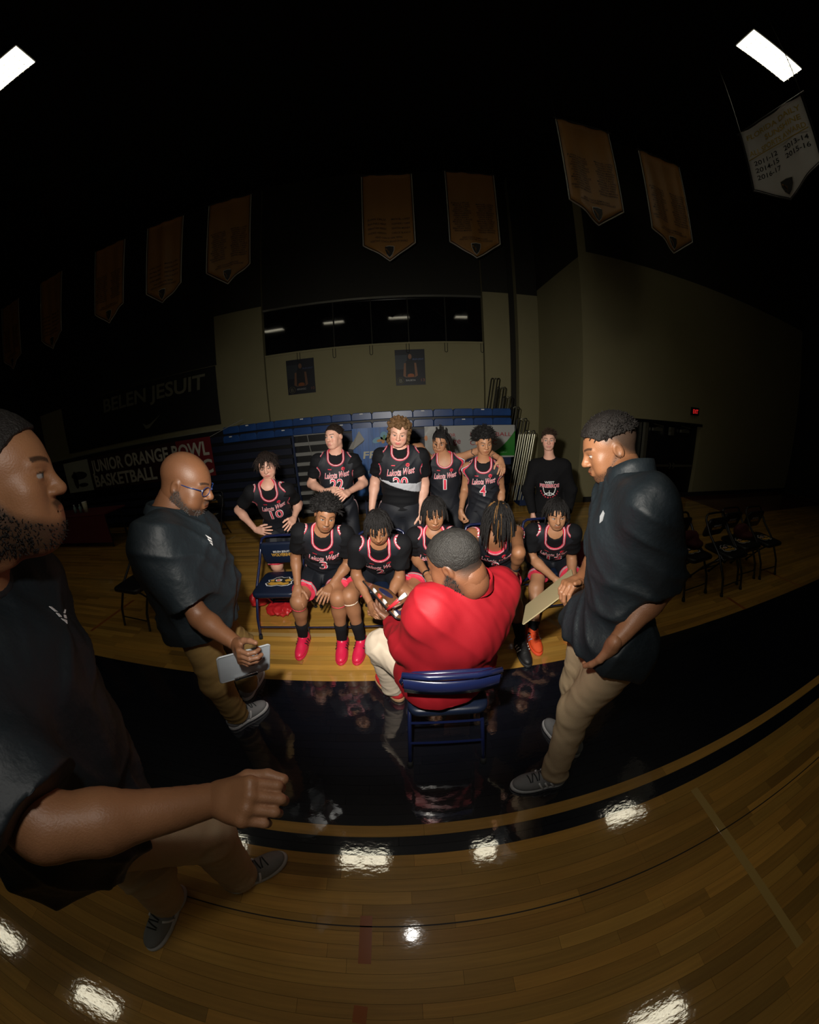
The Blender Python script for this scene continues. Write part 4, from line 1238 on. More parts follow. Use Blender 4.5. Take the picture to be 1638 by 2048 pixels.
# ---------------------------------------------------------------- hair (head-local), each returns (verts, tris, quads)
def hair_cap(th=.012, up=0.0, seed=1, amp=.004, freq=(90, 160), vox=.004, top=0.0, bumps=0, br=.014, zmin=None, back=0.0, jitter=1.0, front=0.0):
    r = np.random.RandomState(seed)
    P = [Ell((0, -.020, .034 + top * .4), (.077 + th, .097 + th, .086 + th + top * .6), k=.02),
         Ell((0, .012, .022 + top * .4), (.069 + th, .080 + th + front, .072 + th + top * .6), k=.03)]
    if back: P.append(Ell((0, -.07, -.06), (.06 + th, .035 + back * .5, .075), k=.04))
    for i in range(bumps):
        d = r.normal(size=3); d[2] = abs(d[2]) * 1.0 - .1; d = nrm(d)
        c = np.array([0, -.016, .034 + top * .4]) + d * (np.array([.077, .097, .086 + top * .6]) + th * jitter * r.uniform(.6, 1.15))
        if c[2] < hair_z(c[1], up) - (0 if zmin is None else 9): continue
        b = br * r.uniform(.7, 1.25); P.append(Ell(c, (b, b, b), k=.006))
    zl = zmin
    hl = (lambda X, Y, Z: (hair_z(Y, up) if zl is None else np.maximum(hair_z(Y, up), zl)) - Z)
    V, T, Q = sdf_mesh(P, vox, cuts=[hl])
    N = vnormals(V, T, Q)
    V = V + N * waves(V, seed, freq, amp)[:, None]
    return V, T, Q


def tubes(paths, n=6):
    m = MB()
    for pts, r in paths: m.tube(pts, r, n)
    F3 = [f for f in m.f if len(f) == 3]; F4 = [f for f in m.f if len(f) == 4]; Fn = [f for f in m.f if len(f) > 4]
    for f in Fn:
        for i in range(1, len(f) - 1): F3.append((f[0], f[i], f[i + 1]))
    return np.array(m.v), np.array(F3, np.int64).reshape(-1, 3), np.array(F4, np.int64).reshape(-1, 4)


def locs(down, n=70, L=.13, r=.0065, seed=3, front=.5, lift=.02, Lf=None, sway=.012, spread=1.0, zmin=.03, tipc=0.0):
    """ropes of hair rooted on the crown, falling along local gravity 'down'"""
    R = np.random.RandomState(seed); out = []
    c = np.array([0, -.018, .03]); rad = np.array([.081, .101, .09])
    i = 0
    while len(out) < n and i < n * 30:
        i += 1
        d = nrm(R.normal(size=3)); root = c + d * rad
        if root[2] < max(zmin, hair_z(root[1]) - .002): continue
        fr = root[1] > .045
        if fr and R.rand() > front: continue
        l = (Lf if (fr and Lf) else L) * R.uniform(.75, 1.15); seg = 8; p = root - d * .006; pts = [p]; v = d.copy()
        sw = R.normal(size=3) * sway
        for s in range(seg):
            t = (s + 1) / seg
            g = nrm(down + d * .35 * spread * (1 - t) + sw * 6 * t)
            v = nrm(v * (1 - min(1, .35 + lift * 0 + t)) + g * min(1, .35 + t))
            p = p + v * l / seg
            q = (p - c) / (rad + .006); m = np.linalg.norm(q)
            if m < 1: p = c + q / m * (rad + .006)
            # stay outside the face and neck
            q2 = (p - np.array([0, .02, -.04])) / np.array([.07, .082, .085]); m2 = np.linalg.norm(q2)
            if m2 < 1: p = np.array([0, .02, -.04]) + q2 / m2 * np.array([.07, .082, .085])
            pts.append(p)
        rr = [r * (1.0 - .35 * (j / seg) ** 2) * R.uniform(.9, 1.1) for j in range(seg + 1)]
        out.append((pts, rr))
    return tubes(out)


def strands(n=260, L=.04, r=.0032, seed=2, dirf=None, zmin=None, up=0.0, th=.004, seg=4, droop=.5, jit=.25, back=True):
    """short locks combed along dirf(root) (head-local), lying just off the scalp"""
    R = np.random.RandomState(seed); out = []; c = np.array([0, -.018, .03]); rad = np.array([.077, .098, .087]) + th; i = 0
    while len(out) < n and i < n * 40:
        i += 1; d = nrm(R.normal(size=3)); root = c + d * rad
        if root[2] < hair_z(root[1], up) + .003 or (zmin is not None and root[2] < zmin): continue
        g = nrm(np.array(dirf(root)) + R.normal(size=3) * jit); p = root - d * .003; pts = [p]; l = L * R.uniform(.7, 1.3)
        v = nrm(g + d * .5)
        for s in range(seg):
            v = nrm(v + g * .4 + np.array([0, 0, -droop]) * .25); p = p + v * l / seg
            q = (p - c) / (rad + .003); m = np.linalg.norm(q)
            if m < 1: p = c + q / m * (rad + .003)
            pts.append(p)
        out.append((pts, [r * (1 - .75 * (j / seg) ** 1.5) for j in range(seg + 1)]))
    return tubes(out, 4)


def curls(n=200, r=.016, seed=5, low=-.14, back=1.0):
    """loose curls over crown, sides and nape"""
    R = np.random.RandomState(seed); P = [Ell((0, -.022, .036), (.082, .102, .092), k=.02), Ell((0, -.06, -.04), (.082, .05, .09), k=.03)]
    while n > 0:
        d = nrm(R.normal(size=3)); c = np.array([0, -.025, .03]) + d * np.array([.092, .108, .098]) * R.uniform(.95, 1.12)
        if R.rand() < .45: c = np.array([R.choice([-1, 1]) * R.uniform(.05, .1), R.uniform(-.11, .012), R.uniform(low, .02)])
        if c[1] > .02 and c[2] < .062: continue
        if c[2] < low: continue
        b = r * R.uniform(.6, 1.15); P.append(Ell(c, (b, b, b * 1.2), k=.005)); n -= 1
    V, T, Q = sdf_mesh(P, .004, subs=[(Ell((0, .075, -.05), (.062, .075, .108)), .01)])
    N = vnormals(V, T, Q); return V + N * waves(V, seed, (150, 260), .0035)[:, None], T, Q


RNDC = np.random.RandomState(11)


def add_hair(root, L0, F, Hc, ks, arrs, col, name='hair', rough=.62):
    parts = []
    for (V, T, Q) in arrs: parts.append((V, T, Q, np.zeros(len(V))))
    V, T, Q, _ = join(parts)
    W = (V * ks) @ F.T + Hc - L0
    return link(name, mesh_np(name, W, [T, Q]), hair_mat(col, rough), root)


# ---------------------------------------------------------------- shoes (template: toe +y, floor z=0, ankle axis at the origin)
def shoe_meshes():
    if 'shoe' in LOC: return LOC['shoe']
    up = [Ell((0, -.035, .055), (.037, .047, .050), k=.03), Ell((0, .035, .055), (.042, .085, .046), k=.04),
          Ell((.002, .12, .036), (.047, .085, .034), k=.04), Cone((0, -.03, .06), (0, .0, .105), .043, .040, k=.03)]
    subs = [(Ell((0, -.008, .128), (.031, .042, .042)), .008)]
    V, T, Q = sdf_mesh(up, .006, subs=subs, cuts=[lambda X, Y, Z: (.018 - Z) + 0 * X + 0 * Y])
    upper = (V, T, Q)
    so = [Ell((0, -.035, .012), (.042, .052, .05), k=.02), Ell((0, .04, .012), (.043, .09, .05), k=.03), Ell((.002, .122, .012), (.051, .092, .05), k=.03)]
    V, T, Q = sdf_mesh(so, .006, cuts=[lambda X, Y, Z: np.maximum(Z - (.024 + .02 * np.clip(-Y * 4, 0, .4)), -Z) + 0 * X])
    sole = (V, T, Q)
    bvh = BVHTree.FromPolygons([tuple(v) for v in upper[0]], [tuple(f) for f in upper[2]] + [tuple(f) for f in upper[1]])

    def onto(p, d, off=.002):
        h = bvh.ray_cast(Vector(p), Vector(d)); return None if h[0] is None else np.array(h[0]) + np.array(h[1]) * off
    st = MB()
    for sx in (-1, 1):
        for i in range(3):
            y0 = -.005 + i * .03
            pts = []
            for t in np.linspace(0, 1, 6):
                q = onto((sx * .2, y0 + .028 * t, .03 + .048 * t), (-sx, 0, 0))
                if q is not None: pts.append(q)
            if len(pts) > 1: st.tube(pts, .0052, 5)
    la = MB()
    for i in range(6):
        y0 = .045 + i * .016
        pts = [onto((x, y0 + .004 * (1 if i % 2 else -1) * (x / .02), .3), (0, 0, -1), .003) for x in np.linspace(-.022, .022, 5)]
        pts = [q for q in pts if q is not None]
        if len(pts) > 1: la.tube(pts, .0032, 5)
    LOC['shoe'] = (upper, sole, st, la)
    return LOC['shoe']


def shoe(root, L0, A, yaw, cols, k=1.0, stripes=True, laces=True, name='shoe', pitch=0.0):
    """cols = (upper, sole, stripes, laces) materials"""
    up, so, st, la = shoe_meshes()
    if 'shoe_me' not in LOC:
        LOC['shoe_me'] = (mesh_np('shoe', up[0], [up[1], up[2]]), mesh_np('sole', so[0], [so[1], so[2]]), st.mesh('stripes', True), la.mesh('laces', True))
    key = ('shoe_m', cols)
    if key not in LOC:
        ms = [m.copy() for m in LOC['shoe_me']]
        for m, c in zip(ms, cols): m.materials.append(c)
        LOC[key] = ms
    ms = LOC[key]
    o = link(name, ms[0], None, root, loc=(A[0] - L0[0], A[1] - L0[1], -L0[2]), rot=(0, 0, -yaw), scale=(k, k, k))
    link('sole', ms[1], None, o)
    if stripes: link('stripe', ms[2], None, o)
    if laces: link('laces', ms[3], None, o)
    return o


def project_text(name, s, m, root, L0, bvh, B, along, height, width, bold=0.0, shear=0.0, off=.004, side=0.0, warp=None, rise=0.0):
    """lettering laid on the front of a shirt; along = fraction of the way from pelvis to neck"""
    v, f = text_arrays(s, bold, shear)
    x = v[:, 0] * (width / (v[:, 0].max() - v[:, 0].min())); y = v[:, 1] * height
    # refine so that the letters follow the chest
    bm = bmesh.new(); bv = [bm.verts.new((a, b, 0)) for a, b in zip(x, y)]
    for t in f:
        try: bm.faces.new([bv[i] for i in t])
        except ValueError: pass
    for _ in range(2):
        es = [e for e in bm.edges if e.calc_length() > .022]
        if not es: break
        bmesh.ops.subdivide_edges(bm, edges=es, cuts=1)
        bmesh.ops.triangulate(bm, faces=bm.faces)
    O = B.P + (B.N - B.P) * along; P = []
    # reading direction on the wearer's chest: from his right to his left
    rd = -B.r
    for q in bm.verts:
        xx, yy = q.co.x + side, q.co.y + rise
        if warp: yy += warp(q.co.x)
        o = O + rd * xx + B.up * yy + B.f * .5
        h = bvh.ray_cast(Vector(o), Vector(-B.f))
        if h[0] is None: p = O + rd * xx + B.up * yy + B.f * .12
        else: p = np.array(h[0]) + B.f * off
        P.append(p - L0)
    bm.verts.index_update()
    F = np.array([[w.index for w in fa.verts] for fa in bm.faces if len(fa.verts) == 3], np.int64)
    bm.free()
    return link(name, mesh_np(name, np.array(P), F, smooth=False), m, root)

# ---------------------------------------------------------------- clothes
RED = srgb(214, 36, 62); WHT = (.72, .70, .70); BLK = srgb(21, 23, 29)
RED_T = (.62, .035, .075)
M_JERSEY = stripe_mat('jersey_cloth', (.0085, .0100, .0150), [
    ('neck_d', -1, .0068, RED_T), ('neck_d', .0085, .0122, WHT), ('neck_d', .0140, .0200, RED_T),
    ('arm_d', -1, .0062, RED_T), ('arm_d', .0078, .0112, WHT), ('arm_d', .0130, .0185, RED_T),
    ('side_d', -1, .008, WHT), ('side_d', .012, .022, RED_T), ('side_d', .022, .028, WHT)], rough=.62, spec=.35)
M_SHORTS = stripe_mat('shorts_cloth', (.0085, .0100, .0150), [
    ('hem_d', -1, .016, RED_T), ('hem_d', .016, .021, WHT), ('hem_d', .021, .027, (.02, .02, .03)), ('hem_d', .027, .032, WHT), ('hem_d', .032, .042, RED_T),
    ('side_d', -1, .010, WHT), ('side_d', .014, .024, RED_T), ('side_d', .024, .032, WHT)], rough=.6, spec=.35)
M_TEE = mat('undershirt_cloth', (.0042, .0045, .006), rough=.8, spec=.2, bump=.2, bscale=300)
M_POLO = mat('coach_polo_cloth', (.0085, .0130, .0165), rough=.55, spec=.32, bump=.25, bscale=45)
M_HOOD = mat('hoodie_cloth', (.0055, .0055, .0065), rough=.9, spec=.15, bump=.3, bscale=200)
M_RED = mat('red_pullover_cloth', (.215, .006, .011), rough=.62, spec=.2, bump=.12, bscale=400)
M_KHAKI = mat('khaki_cloth', (.47, .355, .22), rough=.85, spec=.15, bump=.2, bscale=300, var=.05)
M_KHAKI2 = mat('olive_khaki_cloth', (.23, .145, .05), rough=.85, spec=.15, bump=.2, bscale=300, var=.05)
M_STONE = mat('stone_cloth', (.55, .46, .36), rough=.85, spec=.15, bump=.2, bscale=300, var=.04)
M_SOCK = mat('sock_knit', (.008, .008, .010), rough=.9, spec=.15, bump=.4, bscale=400)
M_WHITE = mat('white_print', (.75, .75, .76), rough=.6)
M_REDP = mat('red_print', (.66, .045, .085), rough=.55)
M_REDP2 = mat('crimson_print', (.60, .02, .045), rough=.55)
SH_PINK = (mat('pink_red_shoe', (.72, .018, .075), rough=.35, spec=.5), mat('pink_red_sole', (.62, .015, .06), rough=.4), mat('shoe_dark_stripe', (.05, .004, .01), rough=.5), mat('shoe_dark_lace', (.02, .01, .012), rough=.6))
SH_ORANGE = (mat('orange_shoe', (.90, .10, .02), rough=.5, bump=.5, bscale=500), mat('orange_sole', (.85, .09, .03), rough=.5), mat('shoe_blue_mark', (.25, .4, .6), rough=.4), mat('orange_lace', (.8, .06, .015), rough=.6))
SH_BLACK = (mat('black_shoe', (.012, .012, .014), rough=.5), mat('black_sole', (.02, .02, .022), rough=.5), mat('shoe_white_mark', (.7, .7, .72), rough=.5), mat('black_lace', (.015, .015, .015), rough=.7))
SH_GREY = (mat('grey_runner', (.25, .255, .265), rough=.6, bump=.4, bscale=500), mat('white_runner_sole', (.55, .55, .56), rough=.5), SH_BLACK[2], mat('grey_lace', (.025, .03, .035), rough=.7))
SH_RED = (mat('red_suede_shoe', (.58, .02, .025), rough=.6, bump=.3, bscale=300), mat('gum_sole', (.42, .25, .13), rough=.5), SH_BLACK[2], mat('red_lace', (.5, .03, .03), rough=.7))

_dt = lambda X, p, n: (X - p) @ np.asarray(n)


def nearest_leg(B, V):
    out = []
    for a in 'LR':
        H, K = getattr(B, 'H' + a), getattr(B, 'K' + a); d = K - H; t = np.clip(((V - H) @ d) / (d @ d), 0, 1)
        out.append(np.linalg.norm(V - H - t[:, None] * d, axis=1))
    return out[1] < out[0]


def side_attr(B, V, f):
    lat = np.abs((V - B.P) @ B.r); fr = np.abs((V - B.P) @ f)
    return np.where(lat > .115 * B.k * B.build, fr, 1.0)


def put(name, root, L0, P, T, Q, m, floats=None):
    return link(name, mesh_np(name, P - L0, [T, Q], floats=floats), m, root)


def undershirt(root, L0, B, sleeves=True, frac=.66, vox=.0115, hem=-.02, o=.010, neck=.062, m=None, name='undershirt', seed=1):
    P = B.torso(o); k = B.k
    if sleeves:
        for a in 'LR':
            S, E = getattr(B, 'S' + a), getattr(B, 'E' + a); d = nrm(E - S); c = S + (E - S) * frac
            P += [Ell(S - B.up * .026, np.array((.044, .044, .056)) * k * B.limb + o + .002, k=.04),
                  Cone(S - B.up * .02, E, (.047 * B.limb) * k + o, (.060 * B.limb) * k + o, k=.04, cuts=[(c, d)])]
    subs = [(Cone(B.N + B.up * .16, B.N + B.up * .045 * k + B.f * .012, neck, neck), .01)]
    hp = B.P + B.up * hem
    V, T, Q = sdf_mesh(P, vox, subs=subs, cuts=[lambda X, Y, Z: (hp[0] - X) * B.up[0] + (hp[1] - Y) * B.up[1] + (hp[2] - Z) * B.up[2]])
    N = vnormals(V, T, Q); nm = np.clip(np.linalg.norm(V - B.N - B.up * .04, axis=1) / .10 - .9, 0, 1); V = V + N * ((waves(V, seed, (25, 45), .005) + .008 * ridges(V, nrm(B.up + B.r * .3), 14, seed + 5) + .002) * nm)[:, None]
    return put(name, root, L0, V, T, Q, m or M_TEE)


def jersey(root, L0, B, number, vox=.009, hem=-.05, seed=1, brand=True, roll=None, numh=.115, text=True, o=.023):
    """sleeveless basketball shirt with piped neck and armholes, team name and number"""
    k = B.k; P = B.torso(o)
    nc = Cone(B.N + B.up * .17 - B.f * .02, B.N - B.up * .012 * k + B.f * .072 * k, .060, .066)
    acs = []
    for a, sg in (('L', -1), ('R', 1)):
        S = getattr(B, 'S' + a)
        acs.append(Cone(S + B.up * .10 + B.r * sg * .004 * k, S - B.up * .11 * k + B.r * sg * .016 * k, .046 * k, .060 * k))
    subs = [(nc, .004)] + [(c, .004) for c in acs]
    hp = B.P + B.up * hem
    hu = B.up if roll is None else nrm(B.up + B.r * roll)
    V, T, Q = sdf_mesh(P, vox, subs=subs, cuts=[lambda X, Y, Z: (hp[0] - X) * hu[0] + (hp[1] - Y) * hu[1] + (hp[2] - Z) * hu[2]])
    X, Y, Z = V.T
    nd = nc.d(X, Y, Z); ad = np.minimum(acs[0].d(X, Y, Z), acs[1].d(X, Y, Z))
    sd = side_attr(B, V, B.f)
    N = vnormals(V, T, Q); mask = np.clip(np.minimum(nd, ad) / .05, 0, 1)
    fo = .010 * ridges(V, nrm(B.r * .8 + B.up * .5), 9, seed) + .008 * ridges(V, nrm(B.r * -.6 + B.up * .8), 11, seed + 3)
    V = V + N * ((waves(V, seed, (22, 40), .006) + fo - .006) * mask)[:, None]
    j = put('jersey', root, L0, V, T, Q, M_JERSEY, dict(neck_d=nd, arm_d=ad, side_d=sd))
    bvh = BVHTree.FromPolygons([tuple(v) for v in V], [tuple(q) for q in Q] + [tuple(t) for t in T])
    if text:
        al = .725
        wp = lambda x: .10 * x
        project_text('team_name', 'Lakota West', M_WHITE, j, L0, bvh, B, al, .058 * k, .240 * k, bold=.035, shear=.3, off=.004, warp=wp)
        project_text('team_name', 'Lakota West', M_REDP, j, L0, bvh, B, al, .058 * k, .240 * k, bold=-.004, shear=.3, off=.0058, warp=wp)
        if number:
            nw = .055 * len(number) * k + (.01 if len(number) > 1 else 0)
            if number == '1': nw = .026 * k
            project_text('number', number, M_WHITE, j, L0, bvh, B, al - .170, numh * k, nw * 1.0 + .012, bold=.05, off=.004)
            project_text('number', number, M_REDP, j, L0, bvh, B, al - .170, numh * k, nw, bold=.005, off=.0058)
        # small maker's bar and school crest under the collar
        patch('maker_bar', j, L0, bvh, B, al + .095, -.062, .034, .008, M_REDP2)
        emblem(j, L0, bvh, B, al + .098, .066)
    return j, bvh


def patch(name, j, L0, bvh, B, along, side, w, h, m, off=.0045, n=4):
    O = B.P + (B.N - B.P) * along; rd = -B.r; vs = []
    for yy in (-h / 2, h / 2):
        for i in range(n + 1):
            x = side - w / 2 + w * i / n
            o = O + rd * x + B.up * yy + B.f * .5; q = bvh.ray_cast(Vector(o), Vector(-B.f))
            vs.append((np.array(q[0]) + B.f * off if q[0] is not None else O + rd * x + B.up * yy + B.f * .12) - L0)
    fs = [(i, i + 1, n + 2 + i, n + 1 + i) for i in range(n)]
    return link(name, mesh_np(name, np.array(vs), np.array(fs), smooth=False), m, j)


def emblem(j, L0, bvh, B, along, side, r=.017):
    """flaming ball crest: disc with a crown of tongues and a ball seam"""
    O = B.P + (B.N - B.P) * along; rd = -B.r; vs = []; fs = []

    def pt(x, y, off):
        o = O + rd * (x + side) + B.up * y + B.f * .5; h = bvh.ray_cast(Vector(o), Vector(-B.f))
        p = (np.array(h[0]) + B.f * off) if h[0] is not None else O + rd * (x + side) + B.up * y + B.f * .12
        return p - L0
    n = 22; c = len(vs); vs.append(pt(0, 0, .0045))
    for i in range(n):
        a = 2 * math.pi * i / n; rr = r * (1.18 if i % 2 else .86) if math.sin(a) > -.2 else r * .92
        vs.append(pt(rr * math.cos(a), rr * math.sin(a), .0045))
    fs += [(c, c + 1 + i, c + 1 + (i + 1) % n) for i in range(n)]
    link('crest', mesh_np('crest', np.array(vs), np.array(fs), smooth=False), M_REDP2, j)
    vs, fs = [], []
    for (x0, y0, x1, y1) in ((-.010, 0, .010, .001), (0, -.011, .001, .008), (-.009, .007, -.004, -.008), (.009, .007, .004, -.008)):
        d = nrm(np.array([y0 - y1, x1 - x0])) * .0012; b = len(vs)
        for (x, y) in ((x0 + d[0], y0 + d[1]), (x1 + d[0], y1 + d[1]), (x1 - d[0], y1 - d[1]), (x0 - d[0], y0 - d[1])): vs.append(pt(x, y, .006))
        fs.append((b, b + 1, b + 2, b + 3))
    link('crest_seams', mesh_np('crest_seams', np.array(vs), np.array(fs), smooth=False), M_TEE, j)


def shorts(root, L0, B, frac=.74, vox=.0115, seed=2, m=None, wide=1.0, top=.10):
    k = B.k; P = [infl(B.torso()[0], .022)]; cutp = {}
    for a in 'LR':
        H, K = getattr(B, 'H' + a), getattr(B, 'K' + a); d = nrm(K - H); c = H + (K - H) * frac; cutp[a] = (c, d)
        P.append(Cone(H, K, .112 * k, .100 * k * wide, k=.05, cuts=[(c, d)]))
    tp = B.P + np.array([0, 0, top])
    V, T, Q = sdf_mesh(P, vox, cuts=[lambda X, Y, Z: (Z - tp[2]) + 0 * X + 0 * Y])
    isr = nearest_leg(B, V)
    hd = np.where(isr, -_dt(V, *cutp['R']), -_dt(V, *cutp['L']))
    sd = side_attr(B, V, B.hf)
    if abs(nrm(B.KR - B.HR)[2]) < .6: sd[:] = 1.0
    N = vnormals(V, T, Q); V = V + N * (waves(V, seed, (18, 35), .009) + .012 * ridges(V, nrm(B.hr + np.array([0, 0, .4])), 9, seed + 2) - .006)[:, None]
    return put('shorts', root, L0, V, T, Q, m or M_SHORTS, dict(hem_d=hd, side_d=sd))


def trousers(root, L0, B, m, vox=.0085, seed=3, cuff=1.0, top=.13, belly=0.0, legw=1.0):
    k = B.k; legw = max(legw, B.limb * .97); P = [infl(B.torso()[0], .014)]
    if belly: P.append(infl(B.torso()[1], .0))
    for a in 'LR':
        H, K, A = (getattr(B, n + a) for n in 'HKA'); d = nrm(A - K); c = K + (A - K) * cuff
        P += [Cone(H, K, .104 * k * legw, .080 * k * legw, k=.06), Cone(K, A + d * .05, .080 * k * legw, .068 * k * legw, k=.05, cuts=[(c, d)])]
    tp = B.P[2] + top
    V, T, Q = sdf_mesh(P, vox, cuts=[lambda X, Y, Z: (Z - tp) + 0 * X + 0 * Y])
    N = vnormals(V, T, Q)
    amp = np.full(len(V), .004)
    for a in 'LR':      # creases gather at knee and ankle
        K, A = getattr(B, 'K' + a), getattr(B, 'A' + a)
        amp += .006 * np.exp(-(np.linalg.norm(V - A, axis=1) / .16) ** 2) + .004 * np.exp(-(np.linalg.norm(V - K, axis=1) / .14) ** 2)
    S = V * np.array([1, 1, 1.6])
    fo = np.zeros(len(V))
    for a in 'LR':
        H, K, A = (getattr(B, n + a) for n in 'HKA'); d = nrm(A - K); sel = 1.0
        near = np.linalg.norm(V - K - np.clip((V - K) @ d, 0, 9)[:, None] * d, axis=1) < .16
        fo += near * .013 * ridges(V, nrm(d + B.hr * .25), 15, seed) * np.exp(-(np.linalg.norm(V - A, axis=1) / .22) ** 2)
        fo += .012 * ridges(V, nrm(d + B.hr * .6), 12, seed + 4) * np.exp(-(np.linalg.norm(V - K, axis=1) / .18) ** 2)
        fo += .010 * ridges(V, nrm(B.hr * .7 + np.array([0, 0, .7])), 11, seed + 6) * np.exp(-(np.linalg.norm(V - H, axis=1) / .2) ** 2)
    V = V + N * (waves(S, seed, (20, 38, 60), 1.4) * amp + fo - .004)[:, None]
    return put('trousers', root, L0, V, T, Q, m)


def top_shirt(root, L0, B, m, frac=.86, full=False, o=.022, hem=-.10, vox=.008, seed=4, neck=.066, name='shirt', sw=1.0, collar=True, folds=.006, hemk=0.0, stand=False):
    """polo / pullover / hoodie: torso with sleeves (full = down to the wrist)"""
    k = B.k; P = B.torso(o)
    pe = infl(B.torso()[0], o + .004); P.append(Ell(pe.c - np.array([0, 0, .06]), pe.r, pe.R, k=.06))
    for a in 'LR':
        H, K = getattr(B, 'H' + a), getattr(B, 'K' + a)
        if hem < -.025: P.append(Cone(H, H + (K - H) * .3, .100 * k * B.limb + .014, .100 * k * B.limb + .012, k=.08))
        S, E, W = (getattr(B, n + a) for n in 'SEW'); q = k * B.limb
        P.append(Ell(S - B.up * .022, np.array((.054, .054, .064)) * q + o * .8, k=.06 + B.belly * .9))
        if full:
            d = nrm(W - E); c = W - d * .02
            P += [Cone(S - B.up * .012, E, .056 * q * sw + o * .7, .052 * q * sw + o * .7, k=.06), Cone(E, W + d * .03, .056 * q * sw + o * .7, .033 * q + o * .45, k=.04, cuts=[(c, d)])]
        else:
            d = nrm(E - S); c = S + (E - S) * frac
            P.append(Cone(S - B.up * .012, E + d * .05, .056 * q * sw + o, .064 * q * sw + o, k=.06 + B.belly * .5, cuts=[(c, d)]))
    subs = [(Cone(B.N + B.up * .2, B.N + B.up * .06 * k + B.f * .01, neck, neck), .01)]
    hp = B.P + np.array([0, 0, hem])
    hu = nrm(np.array([0, 0, 1.]) + B.hf * hemk)
    V, T, Q = sdf_mesh(P, vox, subs=subs, cuts=[lambda X, Y, Z: (hp[0] - X) * hu[0] + (hp[1] - Y) * hu[1] + (hp[2] - Z) * hu[2]])
    N = vnormals(V, T, Q)
    S = (V - B.P) @ np.stack([B.r, B.f, B.up], 1) * np.array([1.3, 1.0, .8])
    h = np.clip((V - B.P) @ B.up / (.56 * k), -.2, 1.1)
    low = np.clip(.75 - h, 0, 1); ang = np.stack([B.r, B.f, B.up], 1)
    drape = ridges(V, nrm(B.r + B.f * .6), 9, seed) * low + ridges(V, nrm(B.f - B.r * .4 + B.up * .25), 10, seed + 2) * low
    diag = ridges(V, nrm(B.up * .8 + B.r * .5), 9, seed + 4) + (0 if full else 1) * ridges(V, nrm(B.up * .8 - B.r * .55), 8, seed + 6)
    if full: diag = diag * .6 + 1.3 * ridges(V, nrm(B.up - B.r * .35), 15, seed + 8) * np.clip(.6 - h, 0, 1) * 1.6
    V = V + N * (waves(S, seed, (14, 26, 48), folds) + folds * (1.5 * drape + 1.0 * diag - .45))[:, None]
    V = relax(V, T, Q, 1, .5)
    o1 = put(name, root, L0, V, T, Q, m)
    if collar:
        n = 28; c0 = B.N + B.up * .03 * k + (B.H - B.N) * .12; F = []
        ax = nrm(B.up + (B.H - B.N) * 1.5)
        r0 = nrm(B.r - ax * (B.r @ ax)); f0 = np.cross(ax, r0)
        rings = [(.078, -.02), (.074, .012), (.071, .034), (.066, .034), (.066, .0)] if stand else [(.088, -.02), (.089, -.014), (.076, .022), (.070, .024), (.066, .018), (.066, -.01)]
        vs = []
        for (rr, h) in rings:
            for i in range(n):
                a = 2 * math.pi * i / n; rr2 = rr * k * max(1.0, neck / .068)
                vs.append(c0 + r0 * rr2 * math.cos(a) + f0 * rr2 * 1.05 * math.sin(a) + ax * (h - .028 * max(0, math.sin(a)) ** 2) - L0)
        for i in range(len(rings) - 1):
            for t in range(n): F.append((i * n + t, i * n + (t + 1) % n, (i + 1) * n + (t + 1) % n, (i + 1) * n + t))
        link('collar', mesh_np('collar', np.array(vs), np.array(F)), m, o1)
    return o1, BVHTree.FromPolygons([tuple(v) for v in V], [tuple(q) for q in Q] + [tuple(t) for t in T])


def sock(root, L0, B, a, frac=.40, m=None):
    K, A = getattr(B, 'K' + a), getattr(B, 'A' + a); d = nrm(K - A); q = B.k * B.limb
    pts = [A - d * .03, A, A + d * .06, A + (K - A) * frac * .7, A + (K - A) * frac]
    rs = [.040 * q + .004, .040 * q + .004, .041 * q + .004, .046 * q + .004, .052 * q + .003]
    m_ = MB().tube([p - L0 for p in pts], rs, 18)
    return m_.build('sock', m or M_SOCK, root, smooth=True)


def band(root, L0, a, b, t, r, m, w=.02, name='band', th=.004):
    c = a + (b - a) * t; d = nrm(b - a)
    mb = MB().tube([c - d * w / 2 - L0, c - d * w / 2.2 - L0, c + d * w / 2.2 - L0, c + d * w / 2 - L0], [r, r + th, r + th, r], 20)
    return mb.build(name, m, root, smooth=True)


